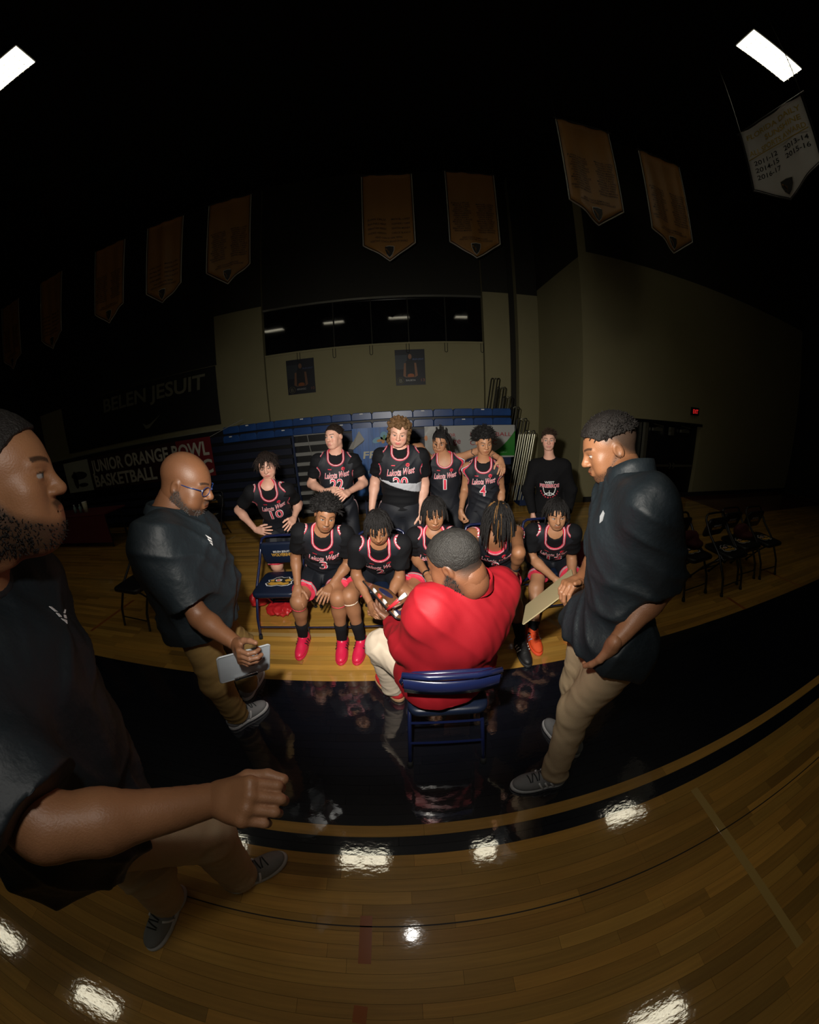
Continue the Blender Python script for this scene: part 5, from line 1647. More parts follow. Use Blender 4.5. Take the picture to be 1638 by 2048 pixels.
def person(label, B, skin, facek, fd, tilt=0.0, hk=.94, colors=None, hair=(), hands=None, vox=.0115, hvox=.004, hscale=1.0, headoff=(0, 0, 0), bodytone=None, lipc=None, legs=True, browc=(.012, .008, .006)):
    """root empty, one continuous body mesh (head, trunk, limbs, hands) and hair; returns (root, L0, head frame, head centre)"""
    L0 = np.array([(B.AL[0] + B.AR[0]) / 2, (B.AL[1] + B.AR[1]) / 2, 0.0])
    root = empty('person', tuple(L0), label, 'person')
    skin = np.array(skin)
    P = B.torso() + B.arm('L') + B.arm('R')
    P += B.leg('L') + B.leg('R')
    F = head_frame(fd, tilt); ks = hk * B.k * 1.0; Hc = B.H + np.array(headoff)
    nk = .056 if facek not in ('coach', 'near', 'heavy') else (.062 if facek != 'heavy' else .074)
    P.append(Cone(B.N - B.up * .02, Hc + F @ np.array([0, -.035, -.07]) * ks, nk * 1.06 * ks, nk * ks, k=.05))
    parts = []
    V, T, Q = sdf_mesh(P, vox, adapt=.12)
    C = np.tile(skin, (len(V), 1)) * (1 + waves(V, 3, (12, 30), .10))[:, None]
    parts.append((V, T, Q, C))
    V, T, Q = face(facek)
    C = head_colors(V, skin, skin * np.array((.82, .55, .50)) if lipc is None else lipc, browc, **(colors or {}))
    parts.append(((V * ks) @ F.T + Hc, T, Q, C))
    for a, h in (hands or {}).items():
        W = getattr(B, 'W' + a); R = h['R']; sg = 1 if a == 'L' else -1
        hp = hand_prims(sg, **{q: h[q] for q in h if q not in ('R', 'o')}, k=B.k * hscale)
        V, T, Q = sdf_mesh(hp, hvox)
        C = np.tile(skin * .97, (len(V), 1))
        pn = V[:, 2] < -.004
        pal = np.clip(skin * 1.25 + .03, 0, 1); C[pn] = skin * .6 + pal * .4
        N = vnormals(V, T, Q)
        parts.append((V @ R.T + W + np.array(h.get('o', (0, 0, 0))), T, Q, C))
    V, T, Q, C = join(parts)
    link('body', mesh_np('body', V - L0, [T, Q], cols=C), M_SKIN, root)
    for (name, arrs, col) in hair:
        arrs = arrs(F) if callable(arrs) else arrs
        add_hair(root, L0, F, Hc, ks, arrs, col, name)
    return root, L0, F, Hc, ks


def cast_mark(name, bvh, L0, polys, m, parent, off=.003):
    """small flat marks sewn on a shirt: outlines found on the cloth itself"""
    b = MB()
    for poly in polys:
        vs = []
        for (u, v) in poly:
            h = bvh.ray_cast(Vector(CAMP), Vector(ray(u, v)))
            if h[0] is None: break
            n = np.array(h[1]); n = n if n @ ray(u, v) < 0 else -n
            vs.append(np.array(h[0]) + n * off - L0)
        if len(vs) < len(poly): continue
        k = len(vs); n2 = nrm(np.cross(vs[1] - vs[0], vs[2] - vs[0])) * .0015
        o = MB().add(vs + [q + n2 for q in vs], [tuple(range(k - 1, -1, -1)), tuple(range(k, 2 * k))] + [(i, (i + 1) % k, (i + 1) % k + k, i + k) for i in range(k)]).build(name, m, parent)

# ================================================================ the team
DBG = False
ID = lambda n: n if DBG else None


def seat_at(u, v=1120, y=2.42, z=.55): return {'w': (at(u, v, y=y)[0], y, z)}
def stand_at(u, v=1010, y=3.0, z=.98): return {'w': (at(u, v, y=y)[0], y, z)}
def upright(S, uP, neck, y, lean=.05):
    """pelvis and neck of a standing figure from the neck's pixel"""
    N = at(neck[0], neck[1], y=y - lean); z = N[2] - math.sqrt((.56 * S / 1.83) ** 2 - lean ** 2)
    return dict(neck={'w': tuple(N)}, pel={'w': (at(uP, 1010, y=y)[0], y, z)})
def Wd(*p): return {'w': p}


DN = np.array([0, 0, -1.])
BROWN1 = (.27, .122, .060); BROWN2 = (.22, .096, .045); BROWN3 = (.115, .045, .021); FAIR = (.58, .32, .235); TAN = (.37, .18, .095)
BLACKH = (.006, .005, .005)
CAMV = np.array([0, -1, 0.])


def hair_locs(**k): return lambda F: [hair_cap(th=.006, amp=.002), locs(F.T @ DN, **k)]


def player_shoes(root, L0, B, tL, tR, cols, k=1.0, sockf=.42, st=True, laces=True):
    for a, t in (('L', tL), ('R', tR)):
        A = getattr(B, 'A' + a)
        yaw = t if not isinstance(t, tuple) else math.atan2(at(*t, z=.03)[0] - A[0], at(*t, z=.03)[1] - A[1])
        o = shoe(root, L0, A, yaw, cols, k=k * B.k * 1.02, stripes=st, laces=laces)
        if sockf: sock(root, L0, B, a, sockf)


# ---- number 3, seated at the end of the row
B = Body(1.86, slim=.74, pel=seat_at(648, y=2.42), neck=(645, 1064, 'n'), sR=(600, 1062, 't'), sL=(690, 1066, 't'), eR=(591, 1113), wR=(595, 1172, dict(y=2.02)), eL=(697, 1128), wL=(661, 1172, dict(y=2.06)),
         kR=(597, 1203, 'n'), aR=(606, 1272, dict(z=.09)), kL=(676, 1197, 'n'), aL=(684, 1280, dict(z=.09)), head=(651, 1029, 'n'), dbg=ID('3'))
kn = nrm(B.KR - B.HR)
root, L0, F, Hc, ks = person('seated player number 3 with curly afro and hands on his knees, beside the empty chair', B, BROWN1, 'young', (.28, -.9, -.22), tilt=-14,
       colors=dict(scalp=BLACKH, beard=BLACKH, beard_d=.25, mous=.5, gaze=(-.25, 1, .15)),
       hair=[('hair', [hair_cap(th=.026, top=.012, bumps=130, br=.013, seed=3, amp=.006, zmin=.035), strands(620, .042, .0050, 31, lambda p: (p[0] * 9, (p[1] + .02) * 8, .35 + p[2] * 4), zmin=.035, droop=.25, jit=.8, th=.026)], BLACKH)],
       hands=dict(R=dict(R=frame_yz(jp((590, 1212, 'n'), B.WR, .17) - B.WR, (.0, -.5, .8)), curl=(.35, .35, .25), spread=.3, thumb=(.8, .6, -.2)),
                  L=dict(R=frame_yz(jp((644, 1199, 'n'), B.WL, .17) - B.WL, (.25, -.55, .8)), curl=(.45, .4, .3), spread=.16)))
undershirt(root, L0, B); jersey(root, L0, B, '3', seed=11); shorts(root, L0, B, seed=12)
player_shoes(root, L0, B, (678, 1348), (592, 1332), SH_PINK, laces=False)
band(root, L0, B.KR, B.AR, .12, .058, M_REDP, w=.008, name='knee_band'); band(root, L0, B.KL, B.AL, .12, .058, M_REDP, w=.008, name='knee_band')

# ---- number 2, seated, bent forward, hands clasped
B = Body(1.84, slim=.74, pel=seat_at(762, y=2.42), neck=(758, 1086, 'n'), sR=(713, 1088, 't'), sL=(804, 1086, 't'), eR=(712, 1150), wR=(741, 1208, dict(y=1.84)), eL=(799, 1155), wL=(772, 1208, dict(y=1.86)),
         kR=(698, 1192, 'n'), aR=(722, 1280, dict(z=.09)), kL=(815, 1190, 'n'), aL=(806, 1282, dict(z=.09)), head=(756, 1054, 'n'), dbg=ID('2'))
root, L0, F, Hc, ks = person('seated player number 2 bending forward with hands clasped, short twists over his forehead', B, BROWN1, 'young', (.02, -.85, -.5), tilt=0,
       colors=dict(scalp=BLACKH, gaze=(0, 1, .35), beard=BLACKH, beard_d=.15, mous=.35),
       hair=[('hair', hair_locs(n=130, L=.085, r=.0062, seed=4, front=1.0, Lf=.07, spread=1.6, zmin=.02), BLACKH)],
       hands=dict(R=dict(R=frame_yz(jp((752, 1238, 'n'), B.WR, .14) - B.WR, (-.6, -.6, .2)), curl=(.6, .7, .5), spread=.08),
                  L=dict(R=frame_yz(jp((748, 1236, 'n'), B.WL, .14) - B.WL, (.5, -.7, .2)), curl=(.7, .7, .5), spread=.08)))
undershirt(root, L0, B); jersey(root, L0, B, '2', seed=21); shorts(root, L0, B, seed=22)
player_shoes(root, L0, B, .15, (706, 1345), SH_PINK, laces=False)
band(root, L0, B.KR, B.AR, .12, .058, mat('cream_band', (.75, .62, .5), rough=.7), w=.009, name='knee_band')
band(root, L0, B.EL, B.WL, .93, .034, mat('blue_wrist_wrap', (.03, .045, .08), rough=.8), w=.06, name='wrist_wrap')

# ---- third seated player, number hidden behind the coach
B = Body(1.82, slim=.74, pel=seat_at(868, y=2.45), neck=(868, 1066, 'n'), sR=(831, 1070, 't'), sL=(908, 1070, 't'), eR=(829, 1112), wR=(856, 1152, dict(y=2.0)), eL=(912, 1118), wL=(895, 1165, dict(y=2.0)),
         kR=Wd(.02, 2.02, .52), aR=Wd(.02, 1.95, .09), kL=Wd(.34, 2.02, .52), aL=Wd(.34, 2.0, .09), head=(868, 1025, 'n'), dbg=ID('La'))
root, L0, F, Hc, ks = person('seated player in the middle of the row, partly hidden by the seated coach', B, BROWN1, 'young', (.0, -.95, -.25), tilt=0,
       colors=dict(scalp=BLACKH, gaze=(0, 1, .1)),
       hair=[('hair', hair_locs(n=120, L=.12, r=.0062, seed=8, front=.9, Lf=.075, spread=1.0, zmin=.02), BLACKH)],
       hands=dict(R=dict(R=frame_yz(jp((874, 1172, 'n'), B.WR, .16) - B.WR, (0, -.4, .9)), curl=(.4, .4, .3)),
                  L=dict(R=frame_yz((-.3, -.8, -.3), (0, -.3, .9)), curl=(.4, .4, .3))))
undershirt(root, L0, B); jersey(root, L0, B, None, seed=31); shorts(root, L0, B, seed=32)
player_shoes(root, L0, B, math.pi, math.pi, SH_BLACK)
band(root, L0, B.ER, B.WR, .9, .031, M_TEE, w=.008, name='wristband')

# ---- fourth seated player, head bowed, long locs
B = Body(1.84, pel=seat_at(990, y=2.42), neck=(990, 1072, 'n'), sR=(945, 1070, 't'), sL=(1032, 1066, 't'), eR=(940, 1125), wR=(960, 1170, dict(y=1.9)), eL=(1038, 1105), wL=(1028, 1140, dict(y=1.86)),
         kR=Wd(.62, 2.0, .52), aR=Wd(.62, 1.86, .09), kL=Wd(.83, 1.93, .52), aL=(1043, 1283, dict(z=.09)), head=(997, 1036, 'n'), dbg=ID('0'))
root, L0, F, Hc, ks = person('seated player with bare arms and long locs hanging over his bowed face', B, BROWN2, 'young', (.02, -.72, -.7), tilt=4,
       colors=dict(scalp=BLACKH, lid=.006, gaze=(0, 1, -.4)),
       hair=[('hair', hair_locs(n=110, L=.235, r=.0068, seed=14, front=.9, Lf=.17, spread=.7, zmin=.02), BLACKH),
             ('hair_ends', lambda F: [locs(F.T @ DN, n=16, L=.20, r=.0045, seed=77, front=1.0, Lf=.2, spread=.7, zmin=.045)], (.16, .075, .02))],
       hands=dict(R=dict(R=frame_yz((.3, -.8, -.4), (0, -.3, .9)), curl=(.5, .5, .3)),
                  L=dict(R=frame_yz(jp((1024, 1160, 'n'), B.WL, .14) - B.WL, (.3, -.6, .6)), curl=(.5, .5, .4))))
jersey(root, L0, B, '0', seed=41); shorts(root, L0, B, seed=42)
player_shoes(root, L0, B, (1052, 1316), math.pi, SH_BLACK)
band(root, L0, B.EL, B.WL, .86, .034, M_TEE, w=.028, name='wristband')

# ---- number 13, seated at the far end
B = Body(1.86, slim=.74, pel=seat_at(1102, y=2.45), neck=(1110, 1064, 'n'), sR=(1064, 1062, 't'), sL=(1147, 1064, 't'), eR=(1063, 1116), wR=(1112, 1160, dict(y=1.92)), eL=(1143, 1114), wL=(1145, 1158, dict(y=1.96)),
         kR=(1072, 1176, 'n'), aR=(1066, 1262, dict(z=.09)), kL=(1150, 1172, 'n'), aL=(1142, 1238, dict(z=.09)), head=(1113, 1027, 'n'), dbg=ID('13'))
root, L0, F, Hc, ks = person('seated player number 13 in bright orange shoes, curly locs falling over his brow', B, TAN, 'lean', (-.30, -.9, -.20), tilt=5,
       colors=dict(scalp=BLACKH, beard=BLACKH, beard_d=.2, mous=.6, gaze=(-.35, 1, .1)),
       hair=[('hair', hair_locs(n=120, L=.10, r=.0070, seed=24, front=1.0, Lf=.06, spread=2.2, zmin=.03), BLACKH)],
       hands=dict(R=dict(R=frame_yz(jp((1140, 1190, 'n'), B.WR, .15) - B.WR, (-.5, -.6, .5)), curl=(.5, .5, .4)),
                  L=dict(R=frame_yz(jp((1136, 1194, 'n'), B.WL, .15) - B.WL, (.6, -.5, .3)), curl=(.6, .6, .4))))
undershirt(root, L0, B); jersey(root, L0, B, '13', seed=51); shorts(root, L0, B, seed=52)
player_shoes(root, L0, B, (1138, 1280), (1086, 1320), SH_ORANGE, sockf=.22)

# ---- standing behind: number 10, hands on hips
B = Body(1.76, slim=.74, **upright(1.76, 556, (537, 974), 2.9, 0.28), sR=(494, 984, 't'), sL=(578, 978, 't'), eR=(477, 1020, 'f'), wR=(512, 1060, dict(y=2.66)), eL=(597, 1008, 'f'), wL=(588, 1036, dict(y=2.70)), head=(533, 930, 'n'), dbg=ID('10'))
root, L0, F, Hc, ks = person('standing player number 10 with fringe of dark hair, hands on hips behind the empty chair', B, FAIR, 'broad', (.22, -.9, -.32), tilt=8, hk=.99,
       colors=dict(flush=.25, lid=.004, gaze=(.1, 1, -.4)), lipc=(.55, .18, .15),
       hair=[('hair', [hair_cap(th=.010, up=-.002, seed=6, amp=.003), strands(420, .075, .0042, 6, lambda p: (p[0] * 4, .9 if p[1] > -.03 else -.3, -.55), up=-.002, droop=1.0, th=.010)], (.014, .008, .006))],
       hands=dict(R=dict(R=frame_yz(jp((536, 1064, 'n'), B.WR, .15) - B.WR, (-.2, -.9, .3)), curl=(.3, .3, .2), spread=.3),
                  L=dict(R=frame_yz(jp((580, 1052, 'n'), B.WL, .13) - B.WL, (.5, -.8, .2)), curl=(.35, .35, .25), spread=.2)))
undershirt(root, L0, B); jersey(root, L0, B, '10', seed=61, hem=-.10); shorts(root, L0, B, seed=62, frac=.99)
player_shoes(root, L0, B, math.pi - .2, math.pi + .2, SH_BLACK)

# ---- number 22
B = Body(1.84, slim=.74, **upright(1.84, 676, (671, 912), 2.98, 0.04), sR=(634, 918, 't'), sL=(708, 918, 't'), eR=(622, 968, 'f'), wR=(650, 983, dict(y=2.76)), eL=(728, 966, 'f'), wL=(697, 984, dict(y=2.76)), head=(668, 873, 'n'), dbg=ID('22'))
root, L0, F, Hc, ks = person('standing player number 22 with short dark hair looking aside, hands together at his waist', B, FAIR, 'lean', (-.40, -.92, -.02), tilt=2, hk=.96,
       colors=dict(gaze=(.3, 1, .1), scalp=(.035, .02, .014), flush=.25), lipc=(.55, .2, .18),
       hair=[('hair', [hair_cap(th=.003, seed=7, amp=.001), strands(420, .028, .0030, 7, lambda p: (-.6, .5, -.1), zmin=.045, droop=.2)], (.020, .012, .008))],
       hands=dict(R=dict(R=frame_yz(jp((680, 984, 'n'), B.WR, .15) - B.WR, (0, -.8, .6)), curl=(.4, .4, .3)),
                  L=dict(R=frame_yz(jp((682, 992, 'n'), B.WL, .15) - B.WL, (.3, -.8, .5)), curl=(.4, .5, .3))))
undershirt(root, L0, B); jersey(root, L0, B, '22', seed=71, hem=-.10); shorts(root, L0, B, seed=72, frac=.9)
player_shoes(root, L0, B, math.pi, math.pi, SH_BLACK)

# ---- number 20, shirt rolled up
B = Body(1.92, slim=.74, build=1.16, depth=1.1, limb=1.1, **upright(1.92, 802, (800, 900), 2.82, 0.06), sR=(762, 908, 't'), sL=(842, 908, 't'), eR=(750, 962, 'f'), wR=(743, 1018, dict(y=2.74)), eL=(849, 966, 'f'), wL=(841, 1026, dict(y=2.74)), head=(798, 864, 'n'), dbg=ID('20'))
root, L0, F, Hc, ks = person('tall standing player number 20 with long blond curls, jersey rolled up over a black shirt', B, FAIR, 'broad', (-.08, -.9, -.30), tilt=-8,
       colors=dict(flush=.4, lid=.002, gaze=(-.1, 1, -.2), browt=.8), lipc=(.6, .12, .12), browc=(.09, .045, .02),
       hair=[('hair', [curls(n=230, seed=5)], (.105, .055, .022))],
       hands=dict(R=dict(R=frame_yz((-.02, -.05, -1), (-.95, -.3, 0)), curl=(.35, .45, .3)),
                  L=dict(R=frame_yz((-.03, -.1, -1), (.95, -.3, 0)), curl=(.35, .45, .3))))
undershirt(root, L0, B, hem=-.12, o=.009); jersey(root, L0, B, '20', seed=81, hem=.312, roll=-.12, numh=.10, o=.024)
shorts(root, L0, B, seed=82, frac=.9)
player_shoes(root, L0, B, math.pi, math.pi, SH_BLACK)
# grey lining of the rolled jersey
hp = B.P + B.up * .312; hu = nrm(B.up - B.r * .12)
V, T, Q = sdf_mesh(B.torso(.021), .008, cuts=[lambda X, Y, Z: np.maximum(-((X - hp[0]) * hu[0] + (Y - hp[1]) * hu[1] + (Z - hp[2]) * hu[2]) - (.052 + .22 * ((X - hp[0]) * -B.r[0] + (Y - hp[1]) * -B.r[1])), ((X - hp[0]) * hu[0] + (Y - hp[1]) * hu[1] + (Z - hp[2]) * hu[2]) - .01)])
put('jersey_lining', root, L0, V + vnormals(V, T, Q) * waves(V, 9, (30, 60, 90), .005)[:, None], T, Q, mat('grey_lining', (.42, .43, .47), rough=.7, bump=.3, bscale=60))

# ---- number 1, arms over his neighbours' shoulders
B = Body(1.74, **upright(1.74, 890, (889, 916), 3.1, 0.06), sR=(860, 920, 't'), sL=(918, 916, 't'), eR=(840, 893, 'f'), wR=(800, 898, dict(y=3.12)), eL=(966, 898, dict(y=3.04)), wL=(1001, 918, dict(y=2.74)), head=(880, 882, 'n'), dbg=ID('1'))
root, L0, F, Hc, ks = person('standing player number 1 with braids tied up, tattooed arm laid over his neighbour', B, (.36, .175, .095), 'young', (-.32, -.9, -.35), tilt=-10, hk=.99,
       colors=dict(scalp=BLACKH, gaze=(.1, 1, -.2), lid=.002),
       hair=[('hair', lambda F: [hair_cap(th=.006, amp=.0015), locs(F.T @ nrm((.25, .1, -1)), n=26, L=.16, r=.0055, seed=41, front=0, zmin=.06),
                                 locs(F.T @ nrm((0, .2, .9)), n=20, L=.05, r=.007, seed=42, front=.3, zmin=.09)], BLACKH)],
       hands=dict(L=dict(R=frame_yz(jp((1008, 948, 'n'), B.WL, .17) - B.WL, (.3, -.9, .3)), curl=(.3, .35, .3), spread=.16),
                  R=dict(R=frame_yz((-.8, -.2, -.4), (0, 0, 1)), curl=(.3, .35, .3))))
jersey(root, L0, B, '1', seed=91, hem=-.12); shorts(root, L0, B, seed=92, frac=.9)
player_shoes(root, L0, B, math.pi, math.pi, SH_BLACK)
mt = mat('tattoo_ink', (.025, .022, .022), rough=.6)
for q, t in enumerate((.22, .34, .46, .60, .75)): # thin inked rings and strokes along the forearm and upper arm
    a_, b_ = (B.SL, B.EL) if q < 2 else (B.EL, B.WL); t_ = (.5, .8)[q] if q < 2 else (.2, .45, .7)[q - 2]
    c = a_ + (b_ - a_) * t_; d = nrm(b_ - a_); e = nrm(np.cross(d, (0, 0, 1))); r = .0555 - .010 * (q > 1) - .004 * q
    e = -e if e[1] > 0 else e; g = np.cross(d, e)
    pts = [c + d * .012 * math.sin(5 * s) + (e * math.cos(s) + g * math.sin(s)) * (r + .001) - L0 for s in np.linspace(-1.0, 1.2, 9)]
    MB().tube(pts, .0035, 5).build('tattoo', mt, root, smooth=True)

# ---- number 4
B = Body(1.71, build=.96, limb=.94, **upright(1.71, 966, (967, 926), 2.86, 0.04), sR=(934, 934, 't'), sL=(1000, 936, 't'), eR=(929, 980, 'f'), wR=(922, 1022, dict(y=2.72)), eL=(1003, 982, 'f'), wL=(1000, 1025, dict(y=2.74)), head=(968, 884, 'n'), dbg=ID('4'))
root, L0, F, Hc, ks = person('standing player number 4 with round afro and bare arms hanging down', B, TAN, 'young', (.0, -.93, -.28), tilt=4, hk=.99,
       colors=dict(scalp=BLACKH, lid=.004, gaze=(0, 1, -.4)),
       hair=[('hair', [hair_cap(th=.030, top=.010, bumps=150, br=.014, seed=9, amp=.006, zmin=.03), strands(700, .042, .0050, 32, lambda p: (p[0] * 9, (p[1] + .02) * 8, .35 + p[2] * 4), zmin=.03, droop=.2, jit=.8, th=.030)], BLACKH)],
       hands=dict(R=dict(R=frame_yz((-.02, -.05, -1), (-.95, -.3, 0)), curl=(.8, .9, .6)), L=dict(R=frame_yz((0, -.1, -1), (.95, -.3, 0)), curl=(.5, .6, .4))))
undershirt(root, L0, B, sleeves=False); jersey(root, L0, B, '4', seed=101, hem=-.12); shorts(root, L0, B, seed=102, frac=.9)
player_shoes(root, L0, B, math.pi, math.pi, SH_BLACK)

# ---- team mate in the black hoodie
B = Body(1.69, build=1.02, **upright(1.69, 1098, (1099, 922), 3.1, 0.02), sR=(1064, 932, 't'), sL=(1134, 932, 't'), eR=(1055, 980, 'f'), wR=(1066, 1030, dict(y=2.98)), eL=(1142, 980, 'f'), wL=(1136, 1030, dict(y=2.95)), head=(1097, 880, 'n'), dbg=ID('hood'))
root, L0, F, Hc, ks = person('standing teammate in a black hoodie with a printed ball, no jersey', B, FAIR, 'lean', (-.42, -.88, -.02), tilt=2, hk=.99,
       colors=dict(gaze=(.25, 1, .05), flush=.35, scalp=(.07, .04, .025), iris=(.05, .06, .07)), lipc=(.55, .2, .17), browc=(.05, .03, .018),
       hair=[('hair', [hair_cap(th=.004, seed=12, amp=.001), strands(460, .042, .0036, 12, lambda p: (-.5, .6, .5), zmin=.04, droop=.1, jit=.5), strands(200, .02, .003, 13, lambda p: (0, -.2, -1))], (.040, .023, .014))],
       hands=dict(R=dict(R=frame_yz((0, -.1, -1), (-.95, -.3, 0)), curl=(.4, .5, .4)), L=dict(R=frame_yz((0, -.1, -1), (.95, -.3, 0)), curl=(.4, .5, .4))))
hd, bvh = top_shirt(root, L0, B, M_HOOD, full=True, name='hoodie', o=.02, hem=-.06, collar=False, seed=15, vox=.0085)
trousers(root, L0, B, M_HOOD, vox=.01)
player_shoes(root, L0, B, math.pi, math.pi, SH_BLACK, sockf=0)
project_text('print', 'WEST', M_WHITE, hd, L0, bvh, B, .60, .026, .105, bold=.02, off=.005)
project_text('print', 'FIREBIRDS', M_WHITE, hd, L0, bvh, B, .525, .040, .215, bold=.06, off=.005)
project_text('print', 'FIREBIRDS', M_REDP, hd, L0, bvh, B, .525, .040, .215, bold=.015, off=.0065)
for arcs in (([(math.cos(t) * .062, .02 + math.sin(t) * .062 * 1.0) for t in np.linspace(math.pi, 2 * math.pi, 15)]), [(0.0, .015), (0.0, -.04)],
             [(math.cos(t) * .058, -.058 + math.sin(t) * .045) for t in np.linspace(.35, math.pi - .35, 11)], [(-.066, .022), (-.066, .05)], [(.066, .022), (.066, .05)]):
    O = B.P + (B.N - B.P) * .39; pts = []
    for (x, y) in arcs:
        h = bvh.ray_cast(Vector(O - B.r * x + B.up * y + B.f * .5), Vector(-B.f))
        pts.append((np.array(h[0]) if h[0] is not None else O - B.r * x + B.up * y + B.f * .14) + B.f * .003 - L0)
    MB().tube(pts, .0048, 5).build('print', M_WHITE, hd)
for i, ch in enumerate('BASKETBALL'):
    t = math.pi * (1.06 + .88 * i / 9)
    project_text('print', ch, M_REDP, hd, L0, bvh, B, .39, .017, .015, bold=.03, off=.005, side=math.cos(t) * .094, rise=.018 + math.sin(t) * .085)

# ================================================================ the four coaches
# ---- coach in red, seated on a folding chair with his back to the camera
B = Body(1.88, build=1.45, depth=1.35, belly=.08, limb=1.22, pel=Wd(.20, 1.14, .57), neck=(940, 1178, dict(y=1.12)), face_yaw=-28,
         eL=(815, 1288, 'n'), wL=(782, 1242, dict(y=1.40)), eR=(905, 1215), wR=(836, 1204, dict(y=1.42)),
         kL=(764, 1292), aL=(788, 1372, dict(z=.09)), kR=Wd(.36, 1.56, .54), aR=Wd(.44, 1.52, .09), head=(906, 1122, dict(d=1.27)), hip_yaw=-32, dbg=ID('red'))
root, L0, F, Hc, ks = person('seated coach in red pullover with his back to the camera, drawing on a tactics board', B, BROWN3, 'heavy', (-.80, .52, -.42), tilt=-4, hk=1.08,
       colors=dict(scalp=(.012, .010, .009), scalp_fade=.05, beard=(.012, .010, .009), beard_d=.8, mous=.7), vox=.009, hvox=.0036,
       hair=[('hair', [hair_cap(th=.004, amp=.0016, freq=(200, 400), vox=.0035, seed=31)], (.010, .009, .008)), ('beard', lambda F: [beard_tufts('heavy', 500, .008, .0016, 3)], (.010, .009, .008))],
       hands=dict(R=dict(R=frame_yz(jp((790, 1205, 'n'), B.WR, .15) - B.WR, (.1, -.35, .9)), curl=(.55, .75, .5), spread=.05, thumb=(.5, .9, -.5), thumb_curl=.25),
                  L=dict(R=frame_yz(jp((760, 1215, 'f'), B.WL, .15) - B.WL, (-.4, .2, -.8)), curl=(.6, .6, .4))), hscale=1.05)
top_shirt(root, L0, B, M_RED, full=True, name='pullover', o=.020, hem=-.03, neck=.090, seed=17, vox=.0085, folds=.014, sw=1.06, stand=True)
trousers(root, L0, B, M_STONE, seed=18, legw=1.18, top=.05)
RC = B; RC_root, RC_L0 = root, L0
for a, yw in (('L', math.atan2(-.28 + .05, 1.66 - 1.36)), ('R', .1)):
    shoe(root, L0, getattr(B, 'A' + a), yw, SH_RED, k=1.08)

# ---- right-hand coach, standing, looking down, hand in pocket
B = Body(1.94, build=1.04, depth=1.0, belly=.0, limb=1.0, pel=Wd(.80, .80, 1.02), neck=(1266, 968, dict(d=1.18)), sL=(1300, 1000, 'n'), sR=(1236, 985, 'f'), eL=(1324, 1175), wL=(1228, 1286, dict(d=1.18)),
         eR=(1200, 1110, 'f'), wR=(1160, 1158, dict(y=1.12)), kL=(1150, 1420), aL=(1106, 1548, dict(z=.09)), kR=Wd(.86, .96, .55), aR=(1142, 1478, dict(z=.09)), head=(1218, 896, 'f'), hip_yaw=-95, dbg=ID('right'))
root, L0, F, Hc, ks = person('coach on the right in dark polo and khakis, one hand in his pocket', B, BROWN2, 'coach', (-.88, .36, -.40), tilt=0, hk=.95,
       colors=dict(scalp=(.035, .024, .018), scalp_fade=.04, beard=(.03, .02, .015), beard_d=.55, mous=.5, gaze=(0, 1, -.35), lid=.002), vox=.009, hvox=.0034,
       hair=[('hair', [hair_cap(th=.008, amp=.002, freq=(150, 260), seed=33, top=.010, vox=.0036, front=.005, zmin=.050), strands(900, .016, .0030, 34, lambda p: (p[0] * 6, (p[1] + .02) * 5, .35), zmin=.048, droop=0, jit=.8, th=.010)], (.008, .006, .005)), ('beard', lambda F: [beard_tufts('coach', 420, .004, .0010, 4)], (.012, .008, .006))],
       hands=dict(R=dict(R=frame_yz(jp((1128, 1172, 'n'), B.WR, .13) - B.WR, (.2, .3, .9)), curl=(.7, .9, .5), spread=.04, thumb=(.5, .8, .4)),
                  L=dict(R=frame_yz(nrm(B.WL - B.EL) * .35 + np.array([.45, .45, -.55]), (.7, -.7, .1)), curl=(.3, .4, .3))), hscale=1.06)
ts, bvh = top_shirt(root, L0, B, M_POLO, frac=.92, name='polo_shirt', o=.020, hem=-.035, neck=.072, seed=19, vox=.0085, folds=.014, sw=1.12, stand=True)
trousers(root, L0, B, M_KHAKI, seed=20, legw=.94)
cast_mark('emblem', bvh, L0, [[(1200, 1047), (1201, 1032), (1207, 1021), (1210, 1027), (1206, 1042)]], mat('silver_print', (.22, .23, .24), rough=.5), ts)
RT = B; RT_root, RT_L0 = root, L0
for a, t in (('L', (1024, 1572)), ('R', (1088, 1440))):
    A = getattr(B, 'A' + a); g = at(*t, z=.02); shoe(root, L0, A, math.atan2(g[0] - A[0], g[1] - A[1]), SH_GREY, k=1.08)

# ---- bald coach with glasses on the left
B = Body(1.84, build=1.36, depth=1.5, belly=.09, limb=1.18, pel=Wd(-1.15, 1.20, .96), neck=(334, 1034, dict(d=1.66)), sR=(312, 1080, 'n'), sL=(380, 1062, 'f'), eR=(400, 1235), wR=(474, 1288, dict(d=1.42)),
         eL=Wd(-1.34, 1.50, 1.16), wL=Wd(-1.32, 1.48, .90), kR=(432, 1362), aR=(474, 1428, dict(z=.09)), kL=Wd(-1.12, 1.42, .53), aL=(494, 1368, dict(z=.09)), head=(374, 966, dict(d=1.64)), hip_yaw=60, dbg=ID('bald'))
root, L0, F, Hc, ks = person('bald coach with blue-framed glasses and grey beard, standing on the left with a clipboard', B, (.135, .057, .026), 'heavy', (.92, .20, -.40), tilt=0, hk=1.2,
       colors=dict(beard=(.028, .024, .022), beard_d=.75, mous=.6, gaze=(0, 1, -.3), lid=.002), vox=.009, hvox=.0036,
       hair=[('beard', lambda F: [beard_tufts('heavy', 600, .008, .0015, 6)], (.055, .048, .044))],
       hands=dict(R=dict(R=frame_yz(jp((482, 1322, 'n'), B.WR, .12) - B.WR, (-.55, -.8, .2)), curl=(.75, .9, .6), spread=.05, thumb=(.6, .7, -.5)),
                  L=dict(R=frame_yz((.4, .1, -.9), (.3, .9, 0)), curl=(.5, .6, .4))), hscale=1.06)
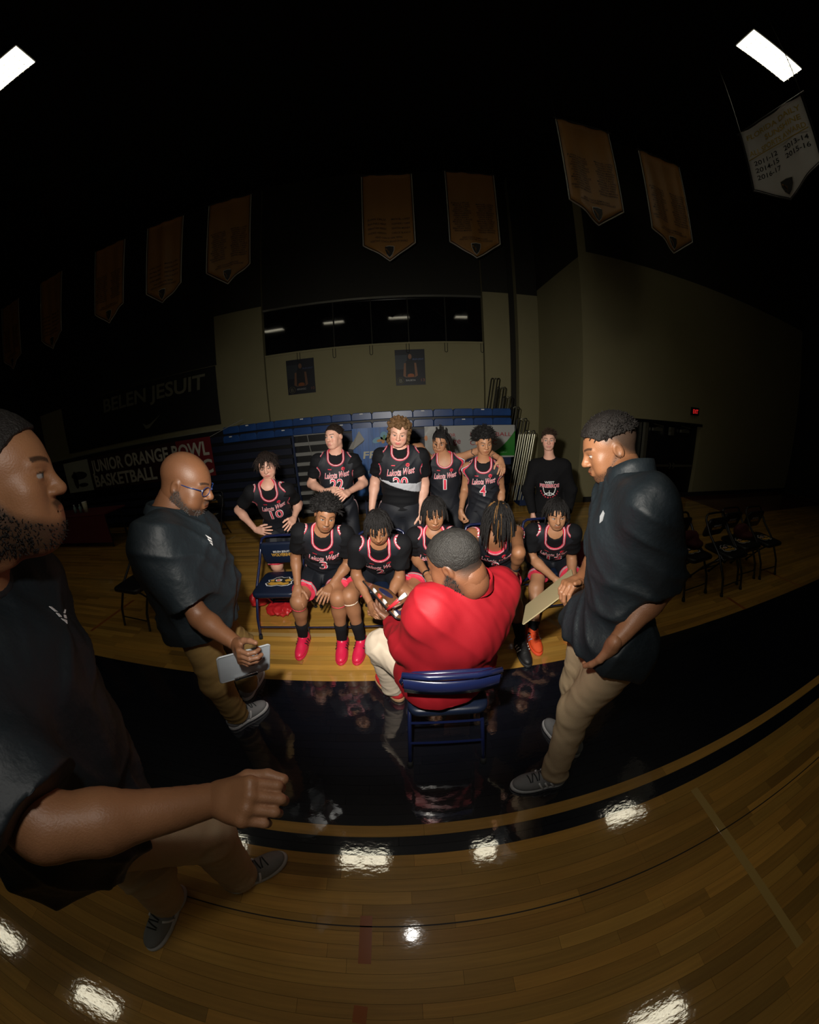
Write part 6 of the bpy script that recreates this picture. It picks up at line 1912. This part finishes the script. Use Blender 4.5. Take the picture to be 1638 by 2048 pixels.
ts, bvh = top_shirt(root, L0, B, M_POLO, frac=.80, name='polo_shirt', o=.024, hem=-.05, neck=.086, seed=23, vox=.009, folds=.012, sw=1.10)
trousers(root, L0, B, M_KHAKI2, seed=24, legw=1.08, belly=1)
cast_mark('bar_mark', bvh, L0, [[(410, 1070), (421, 1076), (423, 1080), (416, 1077)], [(415, 1078), (423, 1082), (424, 1086), (419, 1083)], [(419, 1085), (424, 1087), (425, 1091)]], M_WHITE, ts)
BC = B; BC_root, BC_L0 = root, L0
for a, t in (('R', (542, 1400)), ('L', (520, 1344))):
    A = getattr(B, 'A' + a); g = at(*t, z=.02); shoe(root, L0, A, math.atan2(g[0] - A[0], g[1] - A[1]), SH_GREY, k=1.08)
# glasses
gl = MB(); ww = lambda p: (np.array(p) * ks) @ F.T + Hc - L0
for s in (-1, 1):
    gl.tube([ww((s * .076, -.005, .012)), ww((s * .078, .04, .010)), ww((s * .066, .09, .008))], .0022, 6)
    gl.tube([ww((s * (.034 + .026 * math.cos(t)), .104 - .012 * (math.cos(t) + 1) * .5, -.002 + .018 * math.sin(t))) for t in np.linspace(0, 2 * math.pi, 20, endpoint=False)], .0018, 6, closed=True)
gl.tube([ww((-.009, .108, .004)), ww((0, .111, .006)), ww((.009, .108, .004))], .0018, 6)
gl.build('glasses', mat('blue_black_frame', (.01, .03, .12), rough=.25), root, smooth=True)

# ---- near coach at the left edge of the frame
B = Body(1.98, build=1.25, depth=1.3, belly=.07, limb=1.22, pel=Wd(-.97, .16, 1.05), neck=Wd(-.93, .24, 1.64), face_yaw=62, eR=(95, 1655), wR=(430, 1598, dict(d=.80)),
         eL=Wd(-1.30, .42, 1.32), wL=Wd(-1.25, .42, 1.06), kR=(412, 1662), aR=(478, 1752, dict(z=.09)), kL=Wd(-1.0, .12, .54), aL=(330, 1800, dict(z=.09)), head=(-6, 962, dict(d=.86)), hip_yaw=60, dbg=ID('near'))
root, L0, F, Hc, ks = person('coach at the left edge of the picture in dark shirt, face in profile, forearm forward', B, (.24, .11, .05), 'near', (.64, .76, -.10), tilt=0, hk=1.06,
       colors=dict(scalp=(.012, .009, .008), scalp_fade=.03, hl_up=.012, beard=(.016, .011, .008), beard_d=.85, mous=.75, gaze=(0, 1, -.05), iris=(.04, .05, .05), white=.24, lid=.003), vox=.008, hvox=.0034,
       hair=[('hair', [hair_cap(th=.006, up=.012, amp=.002, freq=(200, 400), seed=35, vox=.003)], (.010, .008, .007)), ('beard', lambda F: [beard_tufts('near', 1000, .0065, .0012, 7)], (.010, .007, .006))],
       hands=dict(R=dict(R=frame_yz(jp((505, 1605, 'n'), B.WR, .12) - B.WR, (-.2, -.3, .9)), curl=(1.0, 1.2, .7), spread=.04, thumb=(.6, .8, -.4), thumb_curl=.5),
                  L=dict(R=frame_yz((.3, .2, -.9), (.3, .9, .1)), curl=(.8, 1.0, .6))), hscale=1.12)
ts, bvh = top_shirt(root, L0, B, M_POLO, frac=.90, name='polo_shirt', o=.026, hem=-.14, neck=.072, seed=25, vox=.009, folds=.014, sw=1.15)
trousers(root, L0, B, M_KHAKI, seed=26, legw=1.05)
LC = B
cast_mark('bar_mark', bvh, L0, [[(97, 1214), (130, 1220), (129, 1227), (109, 1224)], [(111, 1227), (130, 1231), (132, 1238), (118, 1235)], [(121, 1238), (132, 1241), (133, 1248)]], M_WHITE, ts)
for a, t in (('R', (580, 1702)), ('L', (318, 1862))):
    A = getattr(B, 'A' + a); g = at(*t, z=.02); shoe(root, L0, A, math.atan2(g[0] - A[0], g[1] - A[1]), SH_GREY, k=1.1)

# ================================================================ things held and lying about
def board(label, name, c, right, up, w, h, face, t=.006, clip=True, edge=None, parent_name='clipboard', corner=.02):
    """flat board centred at c; right/up span it; returns the root"""
    c = np.array(c); right = nrm(right); up = nrm(np.array(up) - right * (right @ np.array(up))); n = np.cross(right, up)
    r = empty(name, tuple(c), label, 'clipboard')
    M4 = np.stack([right, up, n], 1)
    pts = []
    for (cx, cy, a0) in ((w / 2 - corner, h / 2 - corner, 0), (-w / 2 + corner, h / 2 - corner, math.pi / 2), (-w / 2 + corner, -h / 2 + corner, math.pi), (w / 2 - corner, -h / 2 + corner, 1.5 * math.pi)):
        for i in range(5): a = a0 + math.pi / 2 * i / 4; pts.append((cx + corner * math.cos(a), cy + corner * math.sin(a)))
    N = len(pts)
    vs = [M4 @ np.array([x, y_, -t / 2]) for x, y_ in pts] + [M4 @ np.array([x, y_, t / 2]) for x, y_ in pts]
    MB().add(vs, [tuple(range(N - 1, -1, -1)), tuple(range(N, 2 * N))] + [(i, (i + 1) % N, (i + 1) % N + N, i + N) for i in range(N)]).build('board', face, r)
    if edge: MB().tube([M4 @ np.array([x, y_, 0]) for x, y_ in pts], t * .75, 6, closed=True).build('rim', edge, r, smooth=True)
    return r, M4


def clip_on(r, M4, y, w, m, lift=.006):
    f = lambda x, yy, z: M4 @ np.array([x, yy, z])
    b = MB(); b.hexa(f(-w / 2, y - .012, lift), f(w / 2, y - .012, lift), f(w / 2, y + .012, lift), f(-w / 2, y + .012, lift), M4[:, 2], .004); b.build('clip', m, r)
    MB().tube([f(-w / 2, y, lift + .006), f(w / 2, y, lift + .006)], .004, 6).build('clip_spring', m, r)


M_CHROME = mat('chrome', (.7, .7, .72), rough=.12, metal=1.0)
# clear clipboard in the bald coach's hand
q = [at(443, 1310, d=1.42), at(531, 1287, d=1.46), at(531, 1342, d=1.62), at(450, 1367, d=1.60)]
c = sum(q) / 4; ri = nrm((q[1] - q[0]) + (q[2] - q[3])); upv = nrm((q[0] - q[3]) + (q[1] - q[2]))
r, M4 = board('clear clipboard with play sheet in the hand of the bald coach', 'clipboard', c, ri, upv, .235, .30 * .62, mat('frosted_sheet', (.34, .38, .42), rough=.3, var=.12, vscale=6), edge=mat('clear_rim', (.3, .32, .34), rough=.2), corner=.012)
clip_on(r, M4, -.085, .11, M_CHROME)
MB().tube([M4 @ np.array([.06, .10, .006]), M4 @ np.array([.06, .075, .012])], [.007, .009], 8).build('marker_cap', M_CRED, r, smooth=True)
# tan board held by the right-hand coach
q = [at(1045, 1232, d=1.72), at(1088, 1174, d=1.80), at(1150, 1150, d=1.62), at(1140, 1178, d=1.50)]
r, M4 = board('bare tan clipboard seen from behind in the right-hand coach\'s hand', 'clipboard', (q[0] + q[2]) / 2, q[2] - q[0], q[1] - q[3], np.linalg.norm(q[2] - q[0]) * .93, .225, mat('tan_hardboard', (.32, .27, .155), rough=.32, spec=.5), corner=.012)
clip_on(r, -M4, .09, .10, M_CHROME)
# tactics board and marker of the seated coach
a, b, c_ = at(741, 1176, d=1.74), at(818, 1260, d=1.50), at(829, 1234, d=1.74)
ctr = (a + b) / 2 + (c_ - b) * .5
r, M4 = board('brown tactics board with court drawing on the lap of the coach in red', 'tactics_board', ctr, b - a, c_ - b, .36, .24, mat('court_brown_print', (.20, .085, .03), rough=.25, coat=.6), edge=mat('black_rim', (.01, .01, .012), rough=.4), corner=.015)
f = lambda x, y, z=.004: M4 @ np.array([x, y, z])
M_BLUEP = mat('court_blue_print', (.02, .03, .10), rough=.3)
for pts in ([(-.10 + .05 * math.cos(t), .02 + .05 * math.sin(t)) for t in np.linspace(0, 6.28, 16, endpoint=False)], [(.06, -.06), (.14, -.06), (.14, .04), (.06, .04)]):
    n = len(pts); MB().add([f(x, y) for x, y in pts] + [f(x, y, .005) for x, y in pts], [tuple(range(n - 1, -1, -1)), tuple(range(n, 2 * n))] + [(i, (i + 1) % n, (i + 1) % n + n, i + n) for i in range(n)]).build('court_print', M_BLUEP, r)
for k in range(5):
    x = -.10 + .055 * k; MB().tube([f(x, -.085, .006), f(x + .035, -.092, .006)], .0075, 6).build('magnet', M_CWHT if k % 2 == 0 else M_CRED, r, smooth=True)
p0, p1 = at(772, 1222, d=1.56), at(811, 1189, d=1.44); d = nrm(p1 - p0)
mk = empty('marker_pen', tuple(p0), 'red and white marker pen in the hand of the coach in red', 'pen'); L_ = np.linalg.norm(p1 - p0)
MB().tube([d * .012, d * L_ * .72], [.0085, .009], 12).build('barrel', mat('marker_red', (.55, .02, .03), rough=.35), mk, smooth=True)
MB().tube([d * 0, d * .014], [.003, .006], 8).build('tip', M_CWHT, mk, smooth=True)
MB().tube([d * L_ * .70, d * L_], [.0102, .0102], 12).build('cap', M_CWHT, mk, smooth=True)
# red bag under the empty chair
rb = [Ell(at(520, 1197, z=.10) + np.array([0, .02, 0]), (.13, .13, .10), k=.05), Ell(at(560, 1215, z=.07), (.17, .12, .07), k=.05), Ell(at(508, 1200, z=.15), (.06, .07, .09), k=.05)]
V, T, Q = sdf_mesh(rb, .008, cuts=[lambda X, Y, Z: .002 - Z + 0 * X + 0 * Y]); N = vnormals(V, T, Q); V = V + N * (waves(V, 5, (35, 60, 90), .018) + .025 * ridges(V, nrm((1, .3, .6)), 14, 3) + .02 * ridges(V, nrm((-.5, .3, .8)), 17, 6) - .015)[:, None]; V[:, 2] = np.maximum(V[:, 2], .002)
o = link('cloth_bag', mesh_np('cloth_bag', V, [T, Q]), mat('red_nylon', (.50, .015, .02), rough=.4, bump=.3, bscale=40)); tag(o, 'crumpled red nylon bag on the floor under the empty chair', 'bag')
# red bag and things behind the right-hand coach
for (u, v, y, rr, lab) in ((1172, 1090, 2.95, (.16, .13, .20), 'dark red backpack on the floor behind player 13'), (1042, 1045, 3.35, (.07, .07, .20), 'orange-red bag standing between player 4 and the hoodie')):
    c = at(u, v, y=y); c[2] = rr[2]
    V, T, Q = sdf_mesh([Ell(c, rr, k=.05), Ell(c - np.array([0, .06, rr[2] * .35]), (rr[0] * .8, rr[1] * .8, rr[2] * .6), k=.05)], .012); N = vnormals(V, T, Q); V = V + N * waves(V, 8, (25, 50), .010)[:, None]; V[:, 2] = np.maximum(V[:, 2], .002)
    b_ = empty('backpack', (c[0], c[1], 0), lab, 'bag'); bright = u < 1100
    link('bag', mesh_np('bag', V - np.array([c[0], c[1], 0]), [T, Q]), mat('orange_red_nylon' if bright else 'maroon_nylon', (.6, .05, .03) if bright else (.14, .008, .012), rough=.5), b_)
    MB().tube([(-.05, 0, rr[2] * 1.93), (-.04, 0, rr[2] * 2.15), (.04, 0, rr[2] * 2.15), (.05, 0, rr[2] * 1.93)], .008, 6).build('handle', M_RUB, b_, smooth=True)
# jackets on the right-hand chairs
for (x, yy, lab) in ((3.28, 2.50, 'dark jacket with red lining slumped in the leftmost right-hand chair'), (4.40, 2.50, 'dark red jacket slumped in a chair of the right-hand group')):
    V, T, Q = sdf_mesh([Ell((x, yy - .13, .58), (.15, .07, .10), k=.05), Ell((x + .04, yy - .20, .535), (.12, .08, .045), k=.05)], .012); N = vnormals(V, T, Q); V = V + N * waves(V, 15, (30, 60), .012)[:, None]; V[:, 2] = np.maximum(V[:, 2], .487)
    o = link('jacket', mesh_np('jacket', V, [T, Q]), mat('maroon_jersey_cloth', (.06, .004, .006), rough=.8)); tag(o, lab, 'jacket')
# scorer's table with bottles in the dark on the left
tb = empty('side_table', (-7.2, 4.7, 0), 'low red-draped table in the dark on the far left', 'table')
MB().box(-1.3, 1.3, -.3, .3, .70, .74).build('table_top', mat('dark_red_cloth', (.10, .006, .008), rough=.8), tb, bevel=.01)
MB().box(-1.29, 1.29, -.30, -.285, .12, .70).build('drape', MATS['dark_red_cloth'], tb)
for sx in (-1, 1):
    for sy in (-1, 1): MB().tube([(sx * 1.2, sy * .22, 0), (sx * 1.2, sy * .22, .70)], .02, 8).build('leg', M_BLKT, tb)
for k, (u, lab) in enumerate(((155, 'small clear water bottle at the left on the dark table'), (166, 'small clear water bottle between its twin and the pale cup'), (177, 'tall pale cup on the dark table far left'))):
    p = at(u, 1036, y=4.62); p[2] = .74
    bo = empty('cup' if k == 2 else 'water_bottle', tuple(p), lab, 'cup' if k == 2 else 'bottle')
    if k == 2: MB().tube([(0, 0, 0), (0, 0, .22)], [.045, .055], 14).build('body', mat('cream_plastic', (.6, .58, .42), rough=.5), bo, smooth=True); MB().tube([(0, 0, .22), (0, 0, .235)], [.058, .05], 14).build('lid', M_CWHT, bo)
    else:
        MB().tube([(0, 0, 0), (0, 0, .12), (0, 0, .15), (0, 0, .17)], [.032, .032, .015, .013], 12).build('body', mat('bottle_clear', (.25, .36, .34), rough=.15), bo, smooth=True); MB().tube([(0, 0, .17), (0, 0, .19)], .015, 10).build('cap', M_CWHT, bo)
